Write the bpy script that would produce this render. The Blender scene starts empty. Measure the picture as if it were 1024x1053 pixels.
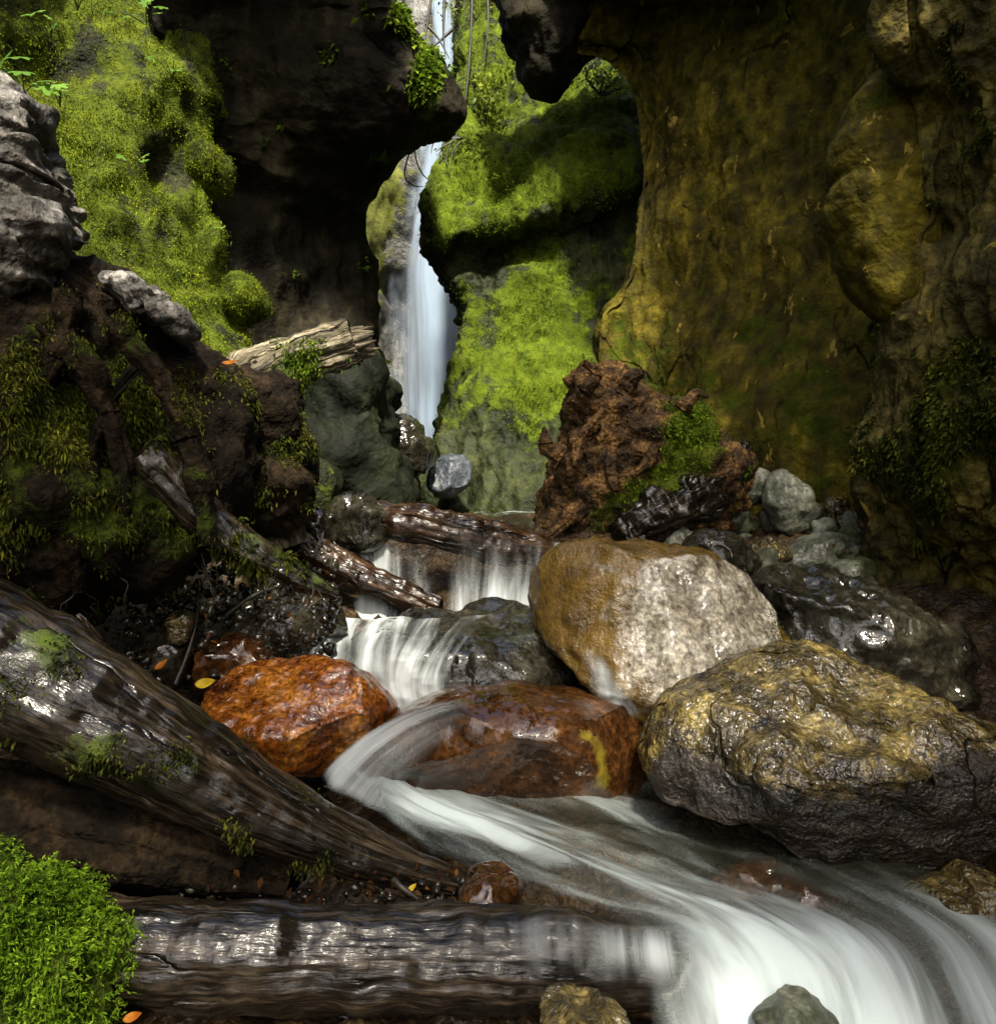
import bpy, bmesh, math, random
import numpy as np
rng = np.random.default_rng(11)
random.seed(5)
F, H = 804.0, 0.95                      # focal length in photo pixels, eye height above the lower pool
SC = bpy.context.scene
COL = SC.collection

def P(px, py, d): return np.array([(px-512)/F*d, d, H-(py-526.5)/F*d])
def PZ(px, py, z): return P(px, py, (H-z)*F/(py-526.5))
def proj(V):
    d = np.maximum(V[..., 1], .05)
    return V[..., 0]/d*F+512, 526.5-(V[..., 2]-H)/d*F

# ------------------------------------------------------------------ noise
def _h(i, j, k, s):
    n = (i*374761393 + j*668265263 + k*1274126177 + s*974634777) & 0xFFFFFFFF
    n = ((n ^ (n >> 13))*1274126177) & 0xFFFFFFFF
    n = n ^ (n >> 16)
    return (n & 0xFFFF)/32767.5-1
def vn(p, s=0):
    f = np.floor(p); t = p-f; i = f.astype(np.int64)
    t = t*t*t*(t*(t*6-15)+10)
    x, y, z = i[..., 0], i[..., 1], i[..., 2]; a, b, c = t[..., 0], t[..., 1], t[..., 2]
    def L(u, v, w): return u+(v-u)*w
    r = []
    for dz in (0, 1):
        r.append(L(L(_h(x, y, z+dz, s), _h(x+1, y, z+dz, s), a), L(_h(x, y+1, z+dz, s), _h(x+1, y+1, z+dz, s), a), b))
    return L(r[0], r[1], c)
def fbm(p, o=4, s=0, g=.5):
    r = 0; w = 1; q = p.copy()
    for k in range(o):
        r = r+w*vn(q, s+k); w *= g; q = q*2.03+17.1
    return r
def OC(fr):
    f = np.max(fr); return 4 if f < 6 else 3 if f < 12 else 2 if f < 24 else 1
def ridged(p, o=4, s=0):
    r = 0; w = 1; q = p.copy()
    for k in range(o):
        r = r+w*(1-2*np.abs(vn(q, s+k))); w *= .5; q = q*2.07+9.3
    return r

# ------------------------------------------------------------------ materials
def new_mat(name):
    m = bpy.data.materials.new(name); m.use_nodes = True; nt = m.node_tree; nt.nodes.clear()
    return m, nt
def N(nt, t, ins=None, **pr):
    n = nt.nodes.new(t)
    for k, v in pr.items(): setattr(n, k, v)
    for k, v in (ins or {}).items():
        s = n.inputs[k]
        if isinstance(v, bpy.types.NodeSocket): nt.links.new(v, s)
        elif isinstance(v, bpy.types.Node): nt.links.new(v.outputs[0], s)
        else: s.default_value = v
    return n
def c4(c): return (c[0], c[1], c[2], 1)
def ramp(nt, fac, stops):
    n = N(nt, 'ShaderNodeValToRGB', {0: fac}); e = n.color_ramp.elements
    while len(e) < len(stops): e.new(.5)
    for i, (p, c) in enumerate(stops):
        e[i].position = p; e[i].color = c4(c) if not np.isscalar(c) else (c, c, c, 1)
    return n
def math_(nt, op, a, b=0., c=None, clamp=False):
    d = {0: a, 1: b}
    if c is not None: d[2] = c
    return N(nt, 'ShaderNodeMath', d, operation=op, use_clamp=clamp)
def mixc(nt, f, a, b, mode='MIX'):
    return N(nt, 'ShaderNodeMixRGB', {0: f, 1: a, 2: b}, blend_type=mode)
def coords(nt, kind='Object', scale=(1, 1, 1), rnd=True, rot=(0, 0, 0)):
    tc = N(nt, 'ShaderNodeTexCoord'); v = tc.outputs[kind]
    if rnd:
        oi = N(nt, 'ShaderNodeObjectInfo'); q = math_(nt, 'MULTIPLY', oi.outputs['Random'], 9.)
        v = N(nt, 'ShaderNodeVectorMath', {0: v, 1: q.outputs[0]}, operation='ADD').outputs[0]
    return N(nt, 'ShaderNodeMapping', {'Vector': v, 'Scale': scale, 'Rotation': rot}).outputs[0]
def noise(nt, v, sc, det=6, ro=.6, dist=0.):
    return N(nt, 'ShaderNodeTexNoise', {'Vector': v, 'Scale': sc, 'Detail': det, 'Roughness': ro, 'Distortion': dist}).outputs[0]

def rock_mat(name, c0, c1, c2, sc=3., rough=.45, bump=.5, bd=.03, moss=((.02, .035, .005), (.10, .14, .012)), streak=0., fleck=None, speck=.6, wood=False, glint=0., spec=.5, bands=0., mrough=.95, bs=13., crack=0., cw=.025):
    m, nt = new_mat(name)
    if wood: v = coords(nt, 'UV', (3, 26, 1))
    else: v = coords(nt)
    n0 = noise(nt, v, sc if not wood else 1., 9, .62, .12 if wood else .4)
    n1 = noise(nt, v, sc*7 if not wood else 4., 7, .65)
    vo = coords(nt)
    n2 = noise(nt, vo, 5., 6, .7)
    n3 = noise(nt, vo, 55., 4, .6)
    base = ramp(nt, n0, [(.32, c0), (.5, c1), (.68, c2)])
    base = mixc(nt, speck, base.outputs[0], ramp(nt, n1, [(.33, .18), (.5, .85), (.66, 1.9)]).outputs[0], 'MULTIPLY')
    if bands:
        wv = N(nt, 'ShaderNodeTexWave', {'Vector': coords(nt, scale=(.5, 1, 1), rot=(0, .35, 0)), 'Scale': bands, 'Distortion': 11., 'Detail': 4., 'Detail Scale': .8}, bands_direction='Z').outputs[1]
        base = mixc(nt, .5, base.outputs[0], ramp(nt, wv, [(.2, .22), (.5, .8), (.8, 1.5)]).outputs[0], 'MULTIPLY')
    if streak:
        vs = coords(nt, scale=(1, 1, .12), rot=(0, .25, 0)); ns = noise(nt, vs, 5., 6, .6)
        base = mixc(nt, streak, base.outputs[0], ramp(nt, ns, [(.35, .3), (.52, .95), (.68, 1.9)]).outputs[0], 'MULTIPLY')
    ck = None
    if crack:
        vq = coords(nt, 'UV', (2.2, 9, 1)) if wood else coords(nt, scale=(1, 1, .6), rot=(0, .5, 0))
        wq = N(nt, 'ShaderNodeVectorMath', {0: vq, 1: N(nt, 'ShaderNodeVectorMath', {0: N(nt, 'ShaderNodeTexNoise', {'Vector': vq, 'Scale': 2.2, 'Detail': 4.}).outputs[1], 'Scale': .55}, operation='SCALE').outputs[0]}, operation='ADD').outputs[0]
        vd = N(nt, 'ShaderNodeTexVoronoi', {'Vector': wq, 'Scale': crack}, feature='DISTANCE_TO_EDGE').outputs['Distance']
        ck = N(nt, 'ShaderNodeMapRange', {0: vd, 1: 0., 2: cw, 3: 1., 4: 0.}, interpolation_type='SMOOTHSTEP').outputs[0]
        ck = math_(nt, 'MULTIPLY', ck, ramp(nt, noise(nt, vq, 1.1, 3, .5), [(.48, 0.), (.56, 1.)]).outputs[0])
        base = mixc(nt, math_(nt, 'MULTIPLY', ck, .85).outputs[0], base.outputs[0], c4(tuple(q*.25 for q in c0)))
    if fleck:
        vf = coords(nt, scale=(1, 1, .55), rot=(0, .6, 0)); nf = noise(nt, vf, 7., 5, .6, .8)
        base = mixc(nt, ramp(nt, nf, [(.655, 0.), (.675, .8)]).outputs[0], base.outputs[0], c4(fleck))
    at = N(nt, 'ShaderNodeAttribute', attribute_name='moss').outputs['Fac']
    mf = math_(nt, 'MULTIPLY_ADD', math_(nt, 'SUBTRACT', n2, .5), 2.2, at)
    mf = math_(nt, 'MULTIPLY', math_(nt, 'SUBTRACT', mf, .42), 4., clamp=True)
    mc = ramp(nt, noise(nt, vo, 9., 7, .7), [(.3, moss[0]), (.55, tuple((a+b)/2 for a, b in zip(*moss))), (.75, moss[1])])
    base = mixc(nt, mf, base.outputs[0], mc.outputs[0])
    rr = math_(nt, 'MULTIPLY_ADD', math_(nt, 'SUBTRACT', n1, .5), .5, rough, clamp=True)
    rr = N(nt, 'ShaderNodeMix', {0: mf.outputs[0], 2: rr.outputs[0], 3: mrough})
    if wood:
        nb = noise(nt, coords(nt, 'UV', (9, 48, 1)), 1., 3, .55, .1); nc_ = noise(nt, vo, 38., 2, .5)
        h = math_(nt, 'MULTIPLY_ADD', nc_, .35, math_(nt, 'MULTIPLY', nb, .9))
    else:
        nb = noise(nt, vo, bs, 3, .55, .3); nc_ = noise(nt, vo, bs*3.3, 2, .5)
        h = math_(nt, 'MULTIPLY_ADD', nc_, .4, math_(nt, 'MULTIPLY', nb, .9))
    if bands: h = math_(nt, 'MULTIPLY_ADD', wv, .35, h)
    h = math_(nt, 'MULTIPLY_ADD', math_(nt, 'MULTIPLY', noise(nt, vo, 90., 3, .7), mf), .5, h)
    if ck is not None: h = math_(nt, 'MULTIPLY_ADD', ck, -.9, h)
    b = N(nt, 'ShaderNodeBump', {'Strength': bump, 'Distance': bd, 'Height': h})
    p = N(nt, 'ShaderNodeBsdfPrincipled', {'Base Color': base, 'Roughness': rr.outputs[0], 'Normal': b})
    p.inputs['Specular IOR Level'].default_value = spec
    if glint:
        cw = math_(nt, 'MULTIPLY', ramp(nt, n2, [(.42, 0.), (.6, 1.)]).outputs[0], glint)
        if mrough > .5: cw = math_(nt, 'MULTIPLY', cw, math_(nt, 'SUBTRACT', 1., mf))
        nt.links.new(cw.outputs[0], p.inputs['Coat Weight']); p.inputs['Coat Roughness'].default_value = .12
        nt.links.new(b.outputs[0], p.inputs['Coat Normal'])
    N(nt, 'ShaderNodeOutputMaterial', {0: p})
    return m

def leaf_mat(name, c0, c1, c2, trans=.35, rough=.8):
    m, nt = new_mat(name)
    at = N(nt, 'ShaderNodeAttribute', attribute_name='tone').outputs['Fac']
    col = ramp(nt, at, [(0, c0), (.55, c1), (1, c2)])
    p = N(nt, 'ShaderNodeBsdfPrincipled', {'Base Color': col, 'Roughness': rough})
    p.inputs['Specular IOR Level'].default_value = .1
    t = N(nt, 'ShaderNodeBsdfTranslucent', {'Color': col})
    N(nt, 'ShaderNodeOutputMaterial', {0: N(nt, 'ShaderNodeMixShader', {0: trans, 1: p.outputs[0], 2: t.outputs[0]})})
    return m

def water_mat(name, su, sv, dark=(.10, .12, .10), light=(.80, .86, .88), lo=.25, rough=.3, gain=2.2):
    m, nt = new_mat(name)
    v = coords(nt, 'UV', (su, sv, 1))
    w = coords(nt, 'UV', (su*.37, sv*.6, 1))
    n = math_(nt, 'MULTIPLY_ADD', noise(nt, v, 1., 7, .55, .6), .62, math_(nt, 'MULTIPLY', noise(nt, w, 1., 3, .5, .8), .42))
    foam = N(nt, 'ShaderNodeAttribute', attribute_name='foam').outputs['Fac']
    q = math_(nt, 'MULTIPLY_ADD', math_(nt, 'SUBTRACT', n, .52), gain, foam)
    q = N(nt, 'ShaderNodeMapRange', {0: q, 1: .05, 2: 1.0, 3: 0., 4: 1.}, interpolation_type='SMOOTHSTEP').outputs[0]
    al = math_(nt, 'MULTIPLY_ADD', q, .97-lo, lo, clamp=True)
    ed = N(nt, 'ShaderNodeAttribute', attribute_name='edge').outputs['Fac']
    al = math_(nt, 'MULTIPLY', al, ed)
    col = mixc(nt, q, c4(dark), c4(light))
    b = N(nt, 'ShaderNodeBump', {'Strength': .25, 'Distance': .02, 'Height': n})
    rr = math_(nt, 'MULTIPLY_ADD', q, .5, rough, clamp=True)
    p = N(nt, 'ShaderNodeBsdfPrincipled', {'Base Color': col, 'Roughness': rr, 'Normal': b, 'Alpha': al})
    N(nt, 'ShaderNodeOutputMaterial', {0: p})
    return m

GREEN = ((.015, .03, .004), (.13, .19, .012))
OLIVE = ((.015, .02, .004), (.08, .09, .012))
M = {}
M['mosswall'] = rock_mat('mossy rock', (.007, .008, .003), (.016, .018, .006), (.034, .037, .011), 2.5, .8, .8, .05, ((.02, .035, .003), (.15, .19, .01)), 0, None, .6, False, 0, .2)
M['darkrock'] = rock_mat('dark canyon rock', (.005, .0045, .003), (.014, .012, .007), (.032, .027, .015), 1.6, .8, .7, .05, ((.012, .025, .004), (.09, .13, .012)), .7, None, .6, False, 0, .1, 0., .95, 7.)
M['midrock'] = rock_mat('green canyon rock', (.007, .010, .003), (.021, .027, .008), (.045, .052, .015), 1.5, .7, .8, .08, ((.035, .06, .004), (.20, .27, .012)), .5, None, .6, False, 0, .2, 0., .95, 5.)
M['ochre'] = rock_mat('ochre canyon rock', (.026, .021, .0026), (.074, .060, .0052), (.135, .107, .009), 1.3, .75, .8, .04, ((.02, .03, .002), (.09, .11, .005)), .7, (.33, .24, .045), .8, False, 0, .12, 0., .95, 9., 1.1, .02)
M['greyochre'] = rock_mat('grey ochre canyon rock', (.024, .0195, .005), (.072, .059, .0135), (.15, .118, .025), 2., .75, .9, .04, ((.014, .018, .003), (.11, .105, .006)), .75, (.30, .21, .03), .85, False, 0, .15, 0., .95, 11., 1.5, .02)
M['farrock'] = rock_mat('far wet rock', (.05, .05, .045), (.10, .10, .09), (.17, .17, .16), 1.0, .5, .6, .06, ((.08, .10, .015), (.25, .27, .04)), .4)
M['pale'] = rock_mat('wet pale boulder', (.10, .08, .05), (.31, .28, .215), (.55, .52, .45), 7., .14, .75, .02, ((.05, .026, .004), (.25, .15, .022)), .4, None, .85, False, 1., .5, 0., .14, 14.)
M['olive'] = rock_mat('wet olive boulder', (.016, .012, .005), (.075, .056, .019), (.27, .205, .06), 8., .15, 1.2, .02, ((.004, .003, .0015), (.028, .017, .006)), 0, None, .95, False, .9, .5, 0., .15, 20., 3., .02)  # dark pair paints shade and wet algae on the big boulder's front
M['brown'] = rock_mat('wet brown boulder', (.014, .006, .002), (.046, .018, .005), (.11, .046, .012), 8., .13, .5, .012, ((.06, .045, .006), (.36, .27, .03)), 0, None, .8, False, .9, .5, 0., .15, 10.)  # yellow pair paints sunlight and lichen on the red brown boulder
M['rust'] = rock_mat('wet rust boulder', (.035, .009, .002), (.17, .05, .006), (.42, .17, .022), 9., .16, .8, .012, ((.01, .006, .003), (.05, .025, .008)), 0, None, .9, False, .8, .5, 0., .2, 22.)
M['black'] = rock_mat('wet black rock', (.007, .0065, .0045), (.021, .019, .012), (.055, .05, .034), 6., .14, .6, .02, ((.02, .022, .006), (.07, .075, .02)), 0, None, .8, False, .7, .5, 0., .25, 10.)
M['grey'] = rock_mat('grey stone', (.030, .032, .020), (.085, .09, .062), (.17, .175, .13), 6., .45, .8, .012, OLIVE, 0, None, .7, False, .1, .4, 0., .9, 20.)
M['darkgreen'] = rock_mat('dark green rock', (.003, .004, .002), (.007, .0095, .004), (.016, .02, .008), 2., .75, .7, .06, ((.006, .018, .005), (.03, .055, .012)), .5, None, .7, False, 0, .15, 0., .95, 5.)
M['slate'] = rock_mat('blue grey stone', (.014, .018, .022), (.034, .042, .052), (.08, .092, .105), 4., .5, .8, .02, OLIVE)
M['bed'] = rock_mat('stream bed', (.010, .006, .003), (.036, .022, .009), (.085, .055, .022), 8., .5, 1.2, .03, OLIVE, 0, None, .9, False, .1, .3)
M['root'] = rock_mat('rotten root wood', (.010, .006, .003), (.055, .031, .011), (.25, .135, .042), 8., .7, 1.2, .04, ((.035, .055, .005), (.20, .23, .012)), 0, None, .95, False, 0, .2)
M['bark'] = rock_mat('wet dark log', (.004, .003, .002), (.014, .0105, .0065), (.06, .044, .027), 1, .24, .6, .012, GREEN, 0, None, .95, True, .25, .4, 0., .95, 13., 1., .05)
M['barkred'] = rock_mat('wet red brown log', (.008, .0045, .0025), (.026, .013, .0055), (.075, .04, .016), 1, .28, .9, .012, GREEN, 0, None, .8, True, .3, .5, 0., .95, 13., 1., .05)
M['darkwood'] = rock_mat('dark rotten wood', (.003, .0022, .0012), (.0095, .0066, .0035), (.028, .018, .009), 6., .9, 1.1, .03, ((.012, .024, .003), (.08, .105, .010)), 0, None, .9, False, 0, .1)
M['weathered'] = rock_mat('weathered grey wood', (.06, .055, .045), (.2, .185, .155), (.42, .40, .35), 1, .55, 1., .03, GREEN, 0, None, .7, True)
M['weathered3'] = rock_mat('weathered silver wood', (.02, .018, .015), (.085, .078, .066), (.26, .25, .23), 6., .6, 1., .03, GREEN, 0, None, .85, False, 0, .3, 4.)
M['tan'] = rock_mat('weathered tan wood', (.04, .033, .02), (.12, .10, .06), (.27, .235, .16), 1, .7, 1., .03, GREEN, 0, None, .85, True, 0, .3, 0., .95, 13., 1., .06)
M['moss'] = leaf_mat('bright moss', (.018, .03, .003), (.12, .16, .006), (.33, .36, .018))
M['mosslime'] = leaf_mat('lime moss', (.025, .05, .004), (.11, .18, .010), (.25, .35, .025))
M['mossold'] = leaf_mat('olive moss', (.012, .016, .003), (.055, .065, .008), (.16, .16, .02))
M['mossbright'] = leaf_mat('fresh bright moss', (.03, .06, .004), (.14, .27, .012), (.30, .46, .03), .45)
M['leaf'] = leaf_mat('green leaf', (.04, .09, .012), (.08, .18, .025), (.17, .30, .05), .4, .4)
M['leafyel'] = leaf_mat('yellow green leaf', (.04, .06, .006), (.15, .20, .02), (.33, .38, .05), .45, .45)
M['litter'] = leaf_mat('leaf litter', (.02, .009, .004), (.075, .032, .01), (.26, .10, .02), .2, .5)
M['deadleaf'] = leaf_mat('orange dead leaf', (.10, .03, .005), (.30, .085, .01), (.48, .20, .02), .2, .3)
M['yelleaf'] = leaf_mat('yellow dead leaf', (.3, .2, .01), (.5, .36, .02), (.6, .45, .06), .2, .3)
M['twig'] = rock_mat('dark twig', (.008, .007, .005), (.02, .016, .01), (.045, .035, .02), 8., .5, .4, .005, OLIVE)
M['stem'] = rock_mat('green stem', (.03, .04, .01), (.05, .07, .015), (.08, .1, .02), 8., .5, .3, .005, OLIVE)
M['fall'] = water_mat('waterfall water', 9, .35, (.085, .10, .13), (.23, .30, .385), .5, .6, 1.8)
M['stream'] = water_mat('stream water', 9, 1.5, (.095, .10, .075), (.48, .555, .555), .18, .1, 2.9)
M['cascade'] = water_mat('cascade water', 12, .9, (.12, .13, .11), (.66, .72, .73), .04, .3, 3.2)
M['film'] = water_mat('water film', 30, .7, (.10, .10, .09), (.50, .55, .57), .04, .25, 1.5)

# ------------------------------------------------------------------ mesh helpers
def mk(name, V, faces, mat, parent=None, attrs=None, smooth=True, uv=None, org=None):
    V = np.asarray(V, float)
    me = bpy.data.meshes.new(name)
    if parent is not None: V = V-np.array(parent['org'])
    elif org is not None: V = V-np.asarray(org)
    me.vertices.add(len(V)); me.vertices.foreach_set('co', V.astype(np.float32).ravel())
    faces = [np.asarray(f) for f in faces if len(f)]
    L = np.concatenate([f.ravel() for f in faces]); cnt = np.concatenate([np.full(len(f), f.shape[1]) for f in faces])
    st = np.concatenate([[0], np.cumsum(cnt)[:-1]])
    me.loops.add(len(L)); me.loops.foreach_set('vertex_index', L.astype(np.int32))
    me.polygons.add(len(cnt)); me.polygons.foreach_set('loop_start', st.astype(np.int32))
    try: me.polygons.foreach_set('loop_total', cnt.astype(np.int32))
    except Exception: pass
    me.update(calc_edges=True); me.validate()
    if smooth: me.polygons.foreach_set('use_smooth', np.ones(len(cnt), bool))
    for k, a in (attrs or {}).items():
        at = me.attributes.new(k, 'FLOAT', 'POINT'); at.data.foreach_set('value', np.asarray(a, np.float32))
    if uv is not None:
        ul = me.uv_layers.new(name='UVMap'); ul.data.foreach_set('uv', np.asarray(uv)[L].astype(np.float32).ravel())
    me.materials.append(M[mat])
    o = bpy.data.objects.new(name, me); COL.objects.link(o)
    if parent is not None: o.parent = parent
    elif org is not None: o.location = org; 
    o['org'] = list(map(float, org)) if org is not None else [0., 0., 0.]
    if parent is not None: o['org'] = list(parent['org'])
    return o
def tag(o, label, cat, group=None, kind=None):
    if label: o['label'] = label
    if cat: o['category'] = cat
    if group: o['group'] = group
    if kind: o['kind'] = kind
    return o
def thing(name, loc, label, cat, group=None):
    o = bpy.data.objects.new(name, None); COL.objects.link(o); o.location = loc; o['org'] = list(map(float, loc))
    o.empty_display_size = .1
    return tag(o, label, cat, group)

def cr(A, n, axis=0):
    A = np.moveaxis(np.asarray(A, float), axis, 0); k = len(A)
    t = np.linspace(0, k-1, n); i = np.minimum(t.astype(int), k-2); f = (t-i).reshape((-1,)+(1,)*(A.ndim-1))
    g = lambda j: A[np.clip(j, 0, k-1)]
    p0, p1, p2, p3 = g(i-1), g(i), g(i+1), g(i+2)
    r = .5*(2*p1+(p2-p0)*f+(2*p0-5*p1+4*p2-p3)*f*f+(3*p1-p0-3*p2+p3)*f**3)
    return np.moveaxis(r, 0, axis)
def grid_normals(G):
    du = np.gradient(G, axis=1); dv = np.gradient(G, axis=0); n = np.cross(du, dv)
    return n/np.maximum(np.linalg.norm(n, axis=-1, keepdims=True), 1e-9)
def quads(nr, nc):
    i = np.arange(nr*nc).reshape(nr, nc)
    return np.stack([i[:-1, :-1], i[:-1, 1:], i[1:, 1:], i[1:, :-1]], -1).reshape(-1, 4)
def spots(V, sp):
    px, py = proj(V); r = np.zeros(px.shape)
    for (x, y, rx, ry, v) in sp: r = r+v*np.exp(-((px-x)/rx)**2-((py-y)/ry)**2)
    return r
class Surf: pass
def loft(name, rows, nr, nc, mat, disp=(), back=None, parent=None, moss=0., mspots=(), org=None, dspots=(), mvar=0.):
    G = cr(cr(np.array(rows), nr, 0), nc, 1)
    n = grid_normals(G)
    if np.mean(np.sum(n*(np.array([0, 0, H])-G), -1)) < 0: n = -n
    ds = np.zeros(G.shape[:2])
    for (kind, fr, am, sd) in disp:
        q = G*np.array(fr)
        ds += am*(fbm(q, OC(fr), sd) if kind == 'f' else ridged(q, OC(fr), sd)-.6)
    if dspots: ds += spots(G, dspots)
    G = G+n*ds[..., None]
    n = grid_normals(G)
    if np.mean(np.sum(n*(np.array([0, 0, H])-G), -1)) < 0: n = -n
    V = G.reshape(-1, 3); fs = [quads(nr, nc)]
    ms = moss+spots(V, mspots)
    if mvar: ms = ms+mvar*fbm(V*np.array([2.6, 2.6, .7]), 4, 88)
    ms = ms.clip(0, 1)
    s = Surf(); s.V = V.copy(); s.N = n.reshape(-1, 3); s.m = ms
    if back is not None:
        i = np.arange(nr*nc).reshape(nr, nc)
        b = np.concatenate([i[0, :-1], i[:-1, -1], i[-1, :0:-1], i[:0:-1, 0]])
        B = V[b]+np.array(back); c = B.mean(0)
        k0 = len(V); k = len(b); a = np.arange(k)
        V = np.concatenate([V, B, [c]])
        ms = np.concatenate([ms, ms[b], [0]])
        fs.append(np.stack([b, b[(a+1) % k], k0+(a+1) % k, k0+a], -1))
        fs.append(np.stack([k0+a, k0+(a+1) % k, np.full(k, k0+k)], -1))
    s.o = mk(name, V, fs, mat, parent, {'moss': ms}, org=org)
    return s

SOLIDS = []
_ico = {}
def ico(n):
    if n not in _ico:
        bm = bmesh.new(); bmesh.ops.create_icosphere(bm, subdivisions=n, radius=1)
        _ico[n] = (np.array([v.co[:] for v in bm.verts]), np.array([[v.index for v in f.verts] for f in bm.faces])); bm.free()
    return _ico[n]
def vnormals(V, T):
    fn = np.cross(V[T[:, 1]]-V[T[:, 0]], V[T[:, 2]]-V[T[:, 0]]); n = np.zeros_like(V)
    for k in range(3): np.add.at(n, T[:, k], fn)
    return n/np.maximum(np.linalg.norm(n, axis=1, keepdims=True), 1e-12)
def solid(name, outl, d, tf, tb, mat, n=5, planes=(), disp=(), parent=None, moss=0., mspots=(), ctr=None, pw=.9, qw=.85, tilt=(0, 0), mtop=0., uvw=False, reg=None, chips=0, seed=0):
    """closed rock: silhouette outl (photo pixels) at distance d, swelling tf towards and tb away from the eye"""
    o = np.array(outl, float); c = o.mean(0) if ctr is None else np.array(ctr, float)
    w = (o-c)*np.array([1, -1])*d/F
    th = np.arctan2(w[:, 1], w[:, 0]); R = np.hypot(w[:, 0], w[:, 1]); k = np.argsort(th); th, R = th[k], R[k]
    tt = np.linspace(-math.pi, math.pi, 361); Rr = np.interp(tt, np.concatenate([th-2*math.pi, th, th+2*math.pi]), np.tile(R, 3))
    ker = np.hanning(13); ker /= ker.sum()
    Rr = np.convolve(np.concatenate([Rr[-7:-1], Rr, Rr[1:7]]), ker, 'valid')
    S, T = ico(n)
    rad = np.hypot(S[:, 0], S[:, 2]); a = np.arctan2(S[:, 2], S[:, 0]); R = np.interp(a, tt, Rr)
    r2 = rad**pw; y = np.sign(S[:, 1])*np.abs(S[:, 1])**qw
    L = np.stack([np.cos(a)*R*r2, np.where(y < 0, y*tf, y*tb), np.sin(a)*R*r2], -1)
    L[:, 1] += tilt[0]*L[:, 2]+tilt[1]*L[:, 0]
    for (nx, ny, nz, off) in planes:
        m = np.array([nx, ny, nz], float); m /= np.linalg.norm(m)
        e = L@m-off; L = L-np.where(e > 0, e*.93, 0)[:, None]*m
    g = np.random.default_rng(900+seed)
    for k in range(chips):
        m = g.normal(0, 1, 3); m[1] = -abs(m[1])*1.2; m /= np.linalg.norm(m); e = L@m; off = e.max()*g.uniform(.80, .95)
        e = e-off; L = L-np.where(e > 0, e*.85, 0)[:, None]*m
    C = P(c[0], c[1], d)
    nn = vnormals(L, T)
    ds = np.zeros(len(L))
    for (kind, fr, am, sd) in disp:
        q = (L+C)*np.array(fr); ds += am*(fbm(q, OC(fr), sd) if kind == 'f' else ridged(q, OC(fr), sd)-.6)
    V = L+C+nn*ds[:, None]; nn = vnormals(V, T)
    ms = moss+spots(V, mspots)
    if mtop: ms = ms+mtop*np.clip((nn[:, 2]-.35)*2, 0, 1)
    ms = np.clip(ms, 0, 1)
    s = Surf(); s.V, s.N, s.m = V, nn, ms
    base = np.array([C[0], C[1], V[:, 2].min()])
    uv = np.stack([V[:, 0], V[:, 2]], -1) if uvw else None
    s.o = mk(name, V, [T], mat, parent, {'moss': ms}, org=None if parent is not None else base, uv=uv)
    if reg: SOLIDS.append((reg, V, T))
    return s

def tube(name, path, rad, mat, parent=None, na=40, ns=120, disp=(), moss=0., mspots=(), flat=1., mtop=0., groove=0., cap=.6, org=None, blunt=False, reg=None):
    """log or branch along path (world points)"""
    A = cr(np.array(path, float), ns, 0); r = cr(np.array(rad, float), ns, 0).clip(.0005)
    t = np.gradient(A, axis=0); t /= np.linalg.norm(t, axis=1, keepdims=True)
    up = np.tile([0, 0, 1.], (ns, 1)); up[np.abs(t[:, 2]) > .95] = [0, -1, 0]
    s1 = np.cross(t, up); s1 /= np.linalg.norm(s1, axis=1, keepdims=True); s2 = np.cross(s1, t)
    ph = np.linspace(0, 2*math.pi, na, endpoint=False); ln = np.concatenate([[0], np.cumsum(np.linalg.norm(np.diff(A, axis=0), axis=1))])
    D = np.cos(ph)[None, :, None]*s1[:, None]+np.sin(ph)[None, :, None]*s2[:, None]*flat
    G = A[:, None]+D*r[:, None, None]
    ds = np.zeros(G.shape[:2])
    for (kind, fr, am, sd) in disp:
        q = G*np.array(fr); ds += am*(fbm(q, OC(fr), sd) if kind == 'f' else ridged(q, OC(fr), sd)-.6)
    if groove:
        R0 = r.mean(); q = np.stack(np.broadcast_arrays(np.cos(ph)[None]*5+0*ln[:, None], np.sin(ph)[None]*5+0*ln[:, None], ln[:, None]*2.2+0*ph[None]), -1)
        ds += groove*(ridged(q, 4, 31)-.7)
    G = G+D*ds[..., None]*(r/r.max())[:, None, None]**.5
    V = G.reshape(-1, 3)
    i = np.arange(ns*na).reshape(ns, na); j = np.roll(i, -1, 1)
    fs = [np.stack([i[:-1], i[1:], j[1:], j[:-1]], -1).reshape(-1, 4)]
    uv = np.stack([np.repeat(ln, na), np.tile(np.abs(np.linspace(-1, 1, na))*r.mean()*3.1, ns)], -1)
    nn = np.broadcast_to(D, G.shape).reshape(-1, 3)
    e0 = A[0]-t[0]*r[0]*cap*(0 if blunt else 1); e1 = A[-1]+t[-1]*r[-1]*cap*(0 if blunt else 1)
    k = len(V); V = np.concatenate([V, [e0, e1]]); uv = np.concatenate([uv, [[0, 0], [ln[-1], 0]]]); nn = np.concatenate([nn, [-t[0], t[-1]]])
    fs.append(np.stack([j[0], i[0], np.full(na, k)], -1)); fs.append(np.stack([i[-1], j[-1], np.full(na, k+1)], -1))
    ms = moss+spots(V, mspots)
    if mtop: ms = ms+mtop*np.clip(nn[:, 2], 0, 1)
    s = Surf(); s.V, s.N, s.m = V, nn, ms.clip(0, 1)
    s.o = mk(name, V, fs, mat, parent, {'moss': s.m}, uv=uv, org=org)
    if reg: SOLIDS.append((reg, V, fs[0]))
    return s

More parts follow.
